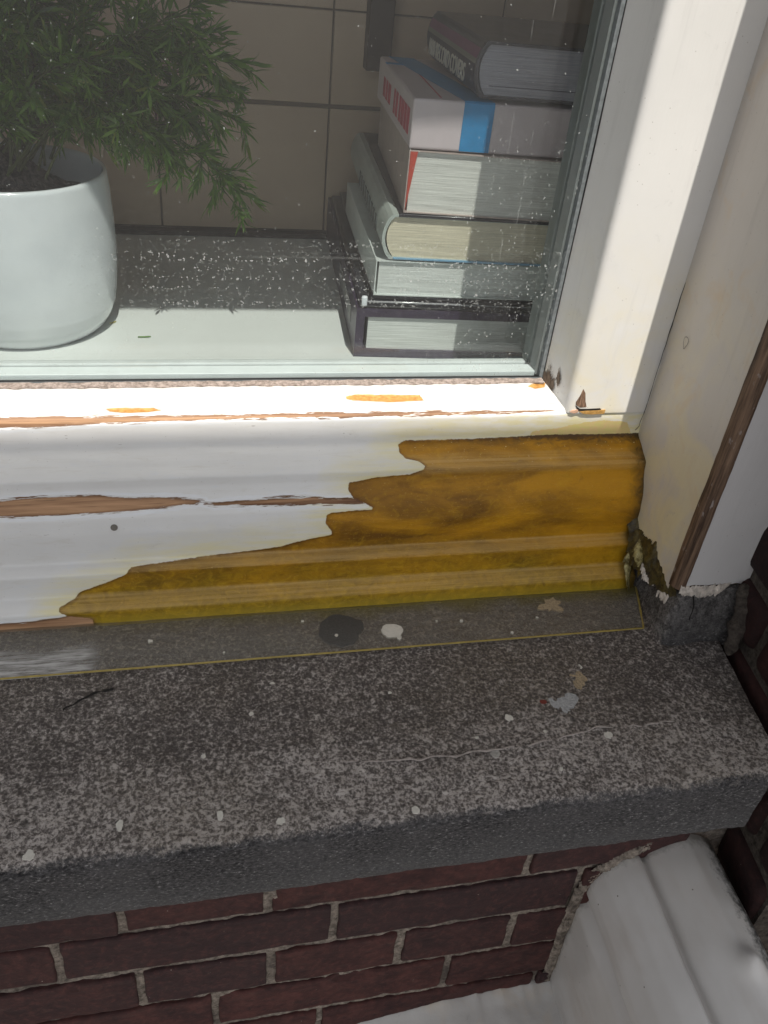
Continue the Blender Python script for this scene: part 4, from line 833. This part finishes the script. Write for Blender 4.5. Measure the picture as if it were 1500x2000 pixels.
def twig(p, d, L, nl):
    P_ = [p]; cur = p.copy(); dd = d.normalized()
    for k in range(8):
        dd = (dd+Vector((rg.gauss(0,.10), rg.gauss(0,.10), -.07+rg.gauss(0,.06)))).normalized(); cur = cur+dd*L/8; P_.append(cur.copy())
        for _ in range(nl):
            ax = Vector((rg.gauss(0,1), rg.gauss(0,1), rg.gauss(0,1))).normalized(); ld = dd*.9+ax*.75
            add_leaf(cur-dd*rg.random()*L/8, ld, ax, rg.uniform(.012,.024), rg.uniform(.0024,.0040))
    add_leaf(cur, dd, Vector((0,0,1)), .016, .0022)
    add_tube(P_, .0006, .0003, 4)
def branch(tip, lift, dens=1.0, start=None):
    a = start or Vector((rg.gauss(0,.018), rg.gauss(0,.018), .03)); b_ = Vector(tip)-Vector((PC.x, PC.y, .24)); ctrl = a.lerp(b_, .45)+Vector((0,0,lift))
    P_ = [a*(1-t)**2+ctrl*2*t*(1-t)+b_*t*t for t in np.linspace(0,1,22)]
    add_tube(P_, .0016, .0005)
    for i in range(6, 22):
        d = (P_[min(21,i+1)]-P_[i-1]).normalized()
        for _ in range(int(1.35*dens+rg.random())):
            ax = Vector((rg.gauss(0,1), rg.gauss(0,1), rg.gauss(0,.8))).normalized(); twig(P_[i], d*.7+ax*.9, rg.uniform(.020,.042), 2)
    twig(P_[-1], (P_[-1]-P_[-3]), .03, 2)
tips = [((.050,.96,.245),.13,.8),((.050,.95,.262),.13,.9),((.030,.94,.285),.11,1),((.052,.95,.33),.10,1.2),((.045,.93,.385),.09,1.3),((.020,.96,.40),.08,1.2),((.035,.99,.36),.08,1.2),
        ((.0,.95,.335),.10,1.2),((-.012,.93,.300),.10,1),((-.030,.93,.302),.09,.9),((-.005,.92,.42),.05,1.2),((-.04,.94,.40),.05,1.3),((-.06,.93,.37),.05,1.2),((-.085,.94,.345),.05,1.2),
        ((-.10,.95,.40),.04,1.4),((-.12,.92,.43),.03,1.4),((-.15,.96,.45),.02,1.4),((-.24,.95,.42),.03,1.2),((-.06,1.0,.44),.03,1.3),((.01,1.02,.42),.04,1.2),((-.10,1.03,.46),.03,1.3),
        ((-.28,.95,.36),.06,1),((-.30,1.0,.40),.05,1),((-.18,1.05,.42),.04,1.1),((-.03,.98,.34),.08,1),((-.09,.90,.385),.04,1.2),((.02,.91,.345),.09,.9)]
for tp, lf_, dn_ in tips: branch(tp, lf_, dn_)
for _ in range(9):
    a = rg.uniform(0, 2*math.pi); branch((PC.x+.02+rg.gauss(0,.055), PC.y+rg.gauss(0,.04)-.02, rg.uniform(.38,.46)), rg.uniform(.0,.04), 1.2)
mesh_obj('foliage', lv, lf, LEAF.m, pl); mesh_obj('stems', tvv, tff, TWIG, pl)
# fallen leaves on the interior sill
FL = simple('fallen_leaf_green', (.10,.22,.03), .5); FL2 = simple('fallen_leaf_dry', (.40,.36,.12), .6)
def fallen(x, y, rz, L, w, m, label):
    V = []; F = []
    for k, t in enumerate(np.linspace(0,1,9)):
        ww = w*math.sin(math.pi*min(.98,max(.03,t)))**.7; V += [(L*(t-.5), -ww/2, .0006+.0015*abs(t-.5)), (L*(t-.5), 0, .0002), (L*(t-.5), ww/2, .0006+.0015*abs(t-.5))]
    for k in range(8):
        for q in range(2): F.append((k*3+q, k*3+3+q, k*3+4+q, k*3+1+q))
    o = mesh_obj('fallen_leaf', V, F, m); o.location = (x, y, .1045); o.rotation_euler = (0,0,rz); o.modifiers.new('s','SOLIDIFY').thickness = .0003; tag(o, label, 'leaf')
fallen(-.052, .916, .1, .014, .0028, FL, 'narrow green leaf lying alone on the sunlit interior sill'); fallen(-.088, .955, .7, .009, .0022, FL2, 'small dry yellowish leaf beside the foot of the white pot')

# ---------------------------------------------------------------- made-up scaffold above and behind the camera: added unseen to keep the sun off the lower part
SCW = NT('blocker_wood'); sw = SCW.coord((3,40,40)); swn = SCW.noise(sw, 2, 5); SCW.bsdf(SCW.mix(SCW.ramp(swn, .3, .7), (.22,.15,.09), (.42,.31,.19)), .8, SCW.bump(swn, .4, .002))
STL = simple('steel_tube', (.35,.36,.37), .4)
sf = empty('sun_blocker', (0,-.4,-.95)); tag(sf, 'painter\'s scaffold of wooden boards on steel trestles in front of the window', 'sun_blocker')
TOPZ, YB = 1.45, -.061
for i in range(3): P0(box_obj('board', (-1.9,1.9, YB-.215*(i+1)+.002, YB-.215*i, TOPZ-.04, TOPZ-.0005*i), SCW.m, sf, bev=.002))
for sx in (-1.6, 1.6):
    for yy in (YB-.05, YB-.60):
        bm = bmesh.new(); bmesh.ops.create_cone(bm, cap_ends=True, segments=16, radius1=.022, radius2=.022, depth=TOPZ-.04+.95, matrix=Matrix.Translation((sx, yy, (TOPZ-.04-.95)/2))); P0(bm_obj('leg', bm, STL, sf))
    bm = bmesh.new(); bmesh.ops.create_cone(bm, cap_ends=True, segments=16, radius1=.02, radius2=.02, depth=.60, matrix=Matrix.Translation((sx, YB-.32, TOPZ-.063)) @ Matrix.Rotation(R(90), 4, 'X')); P0(bm_obj('crossbar', bm, STL, sf))
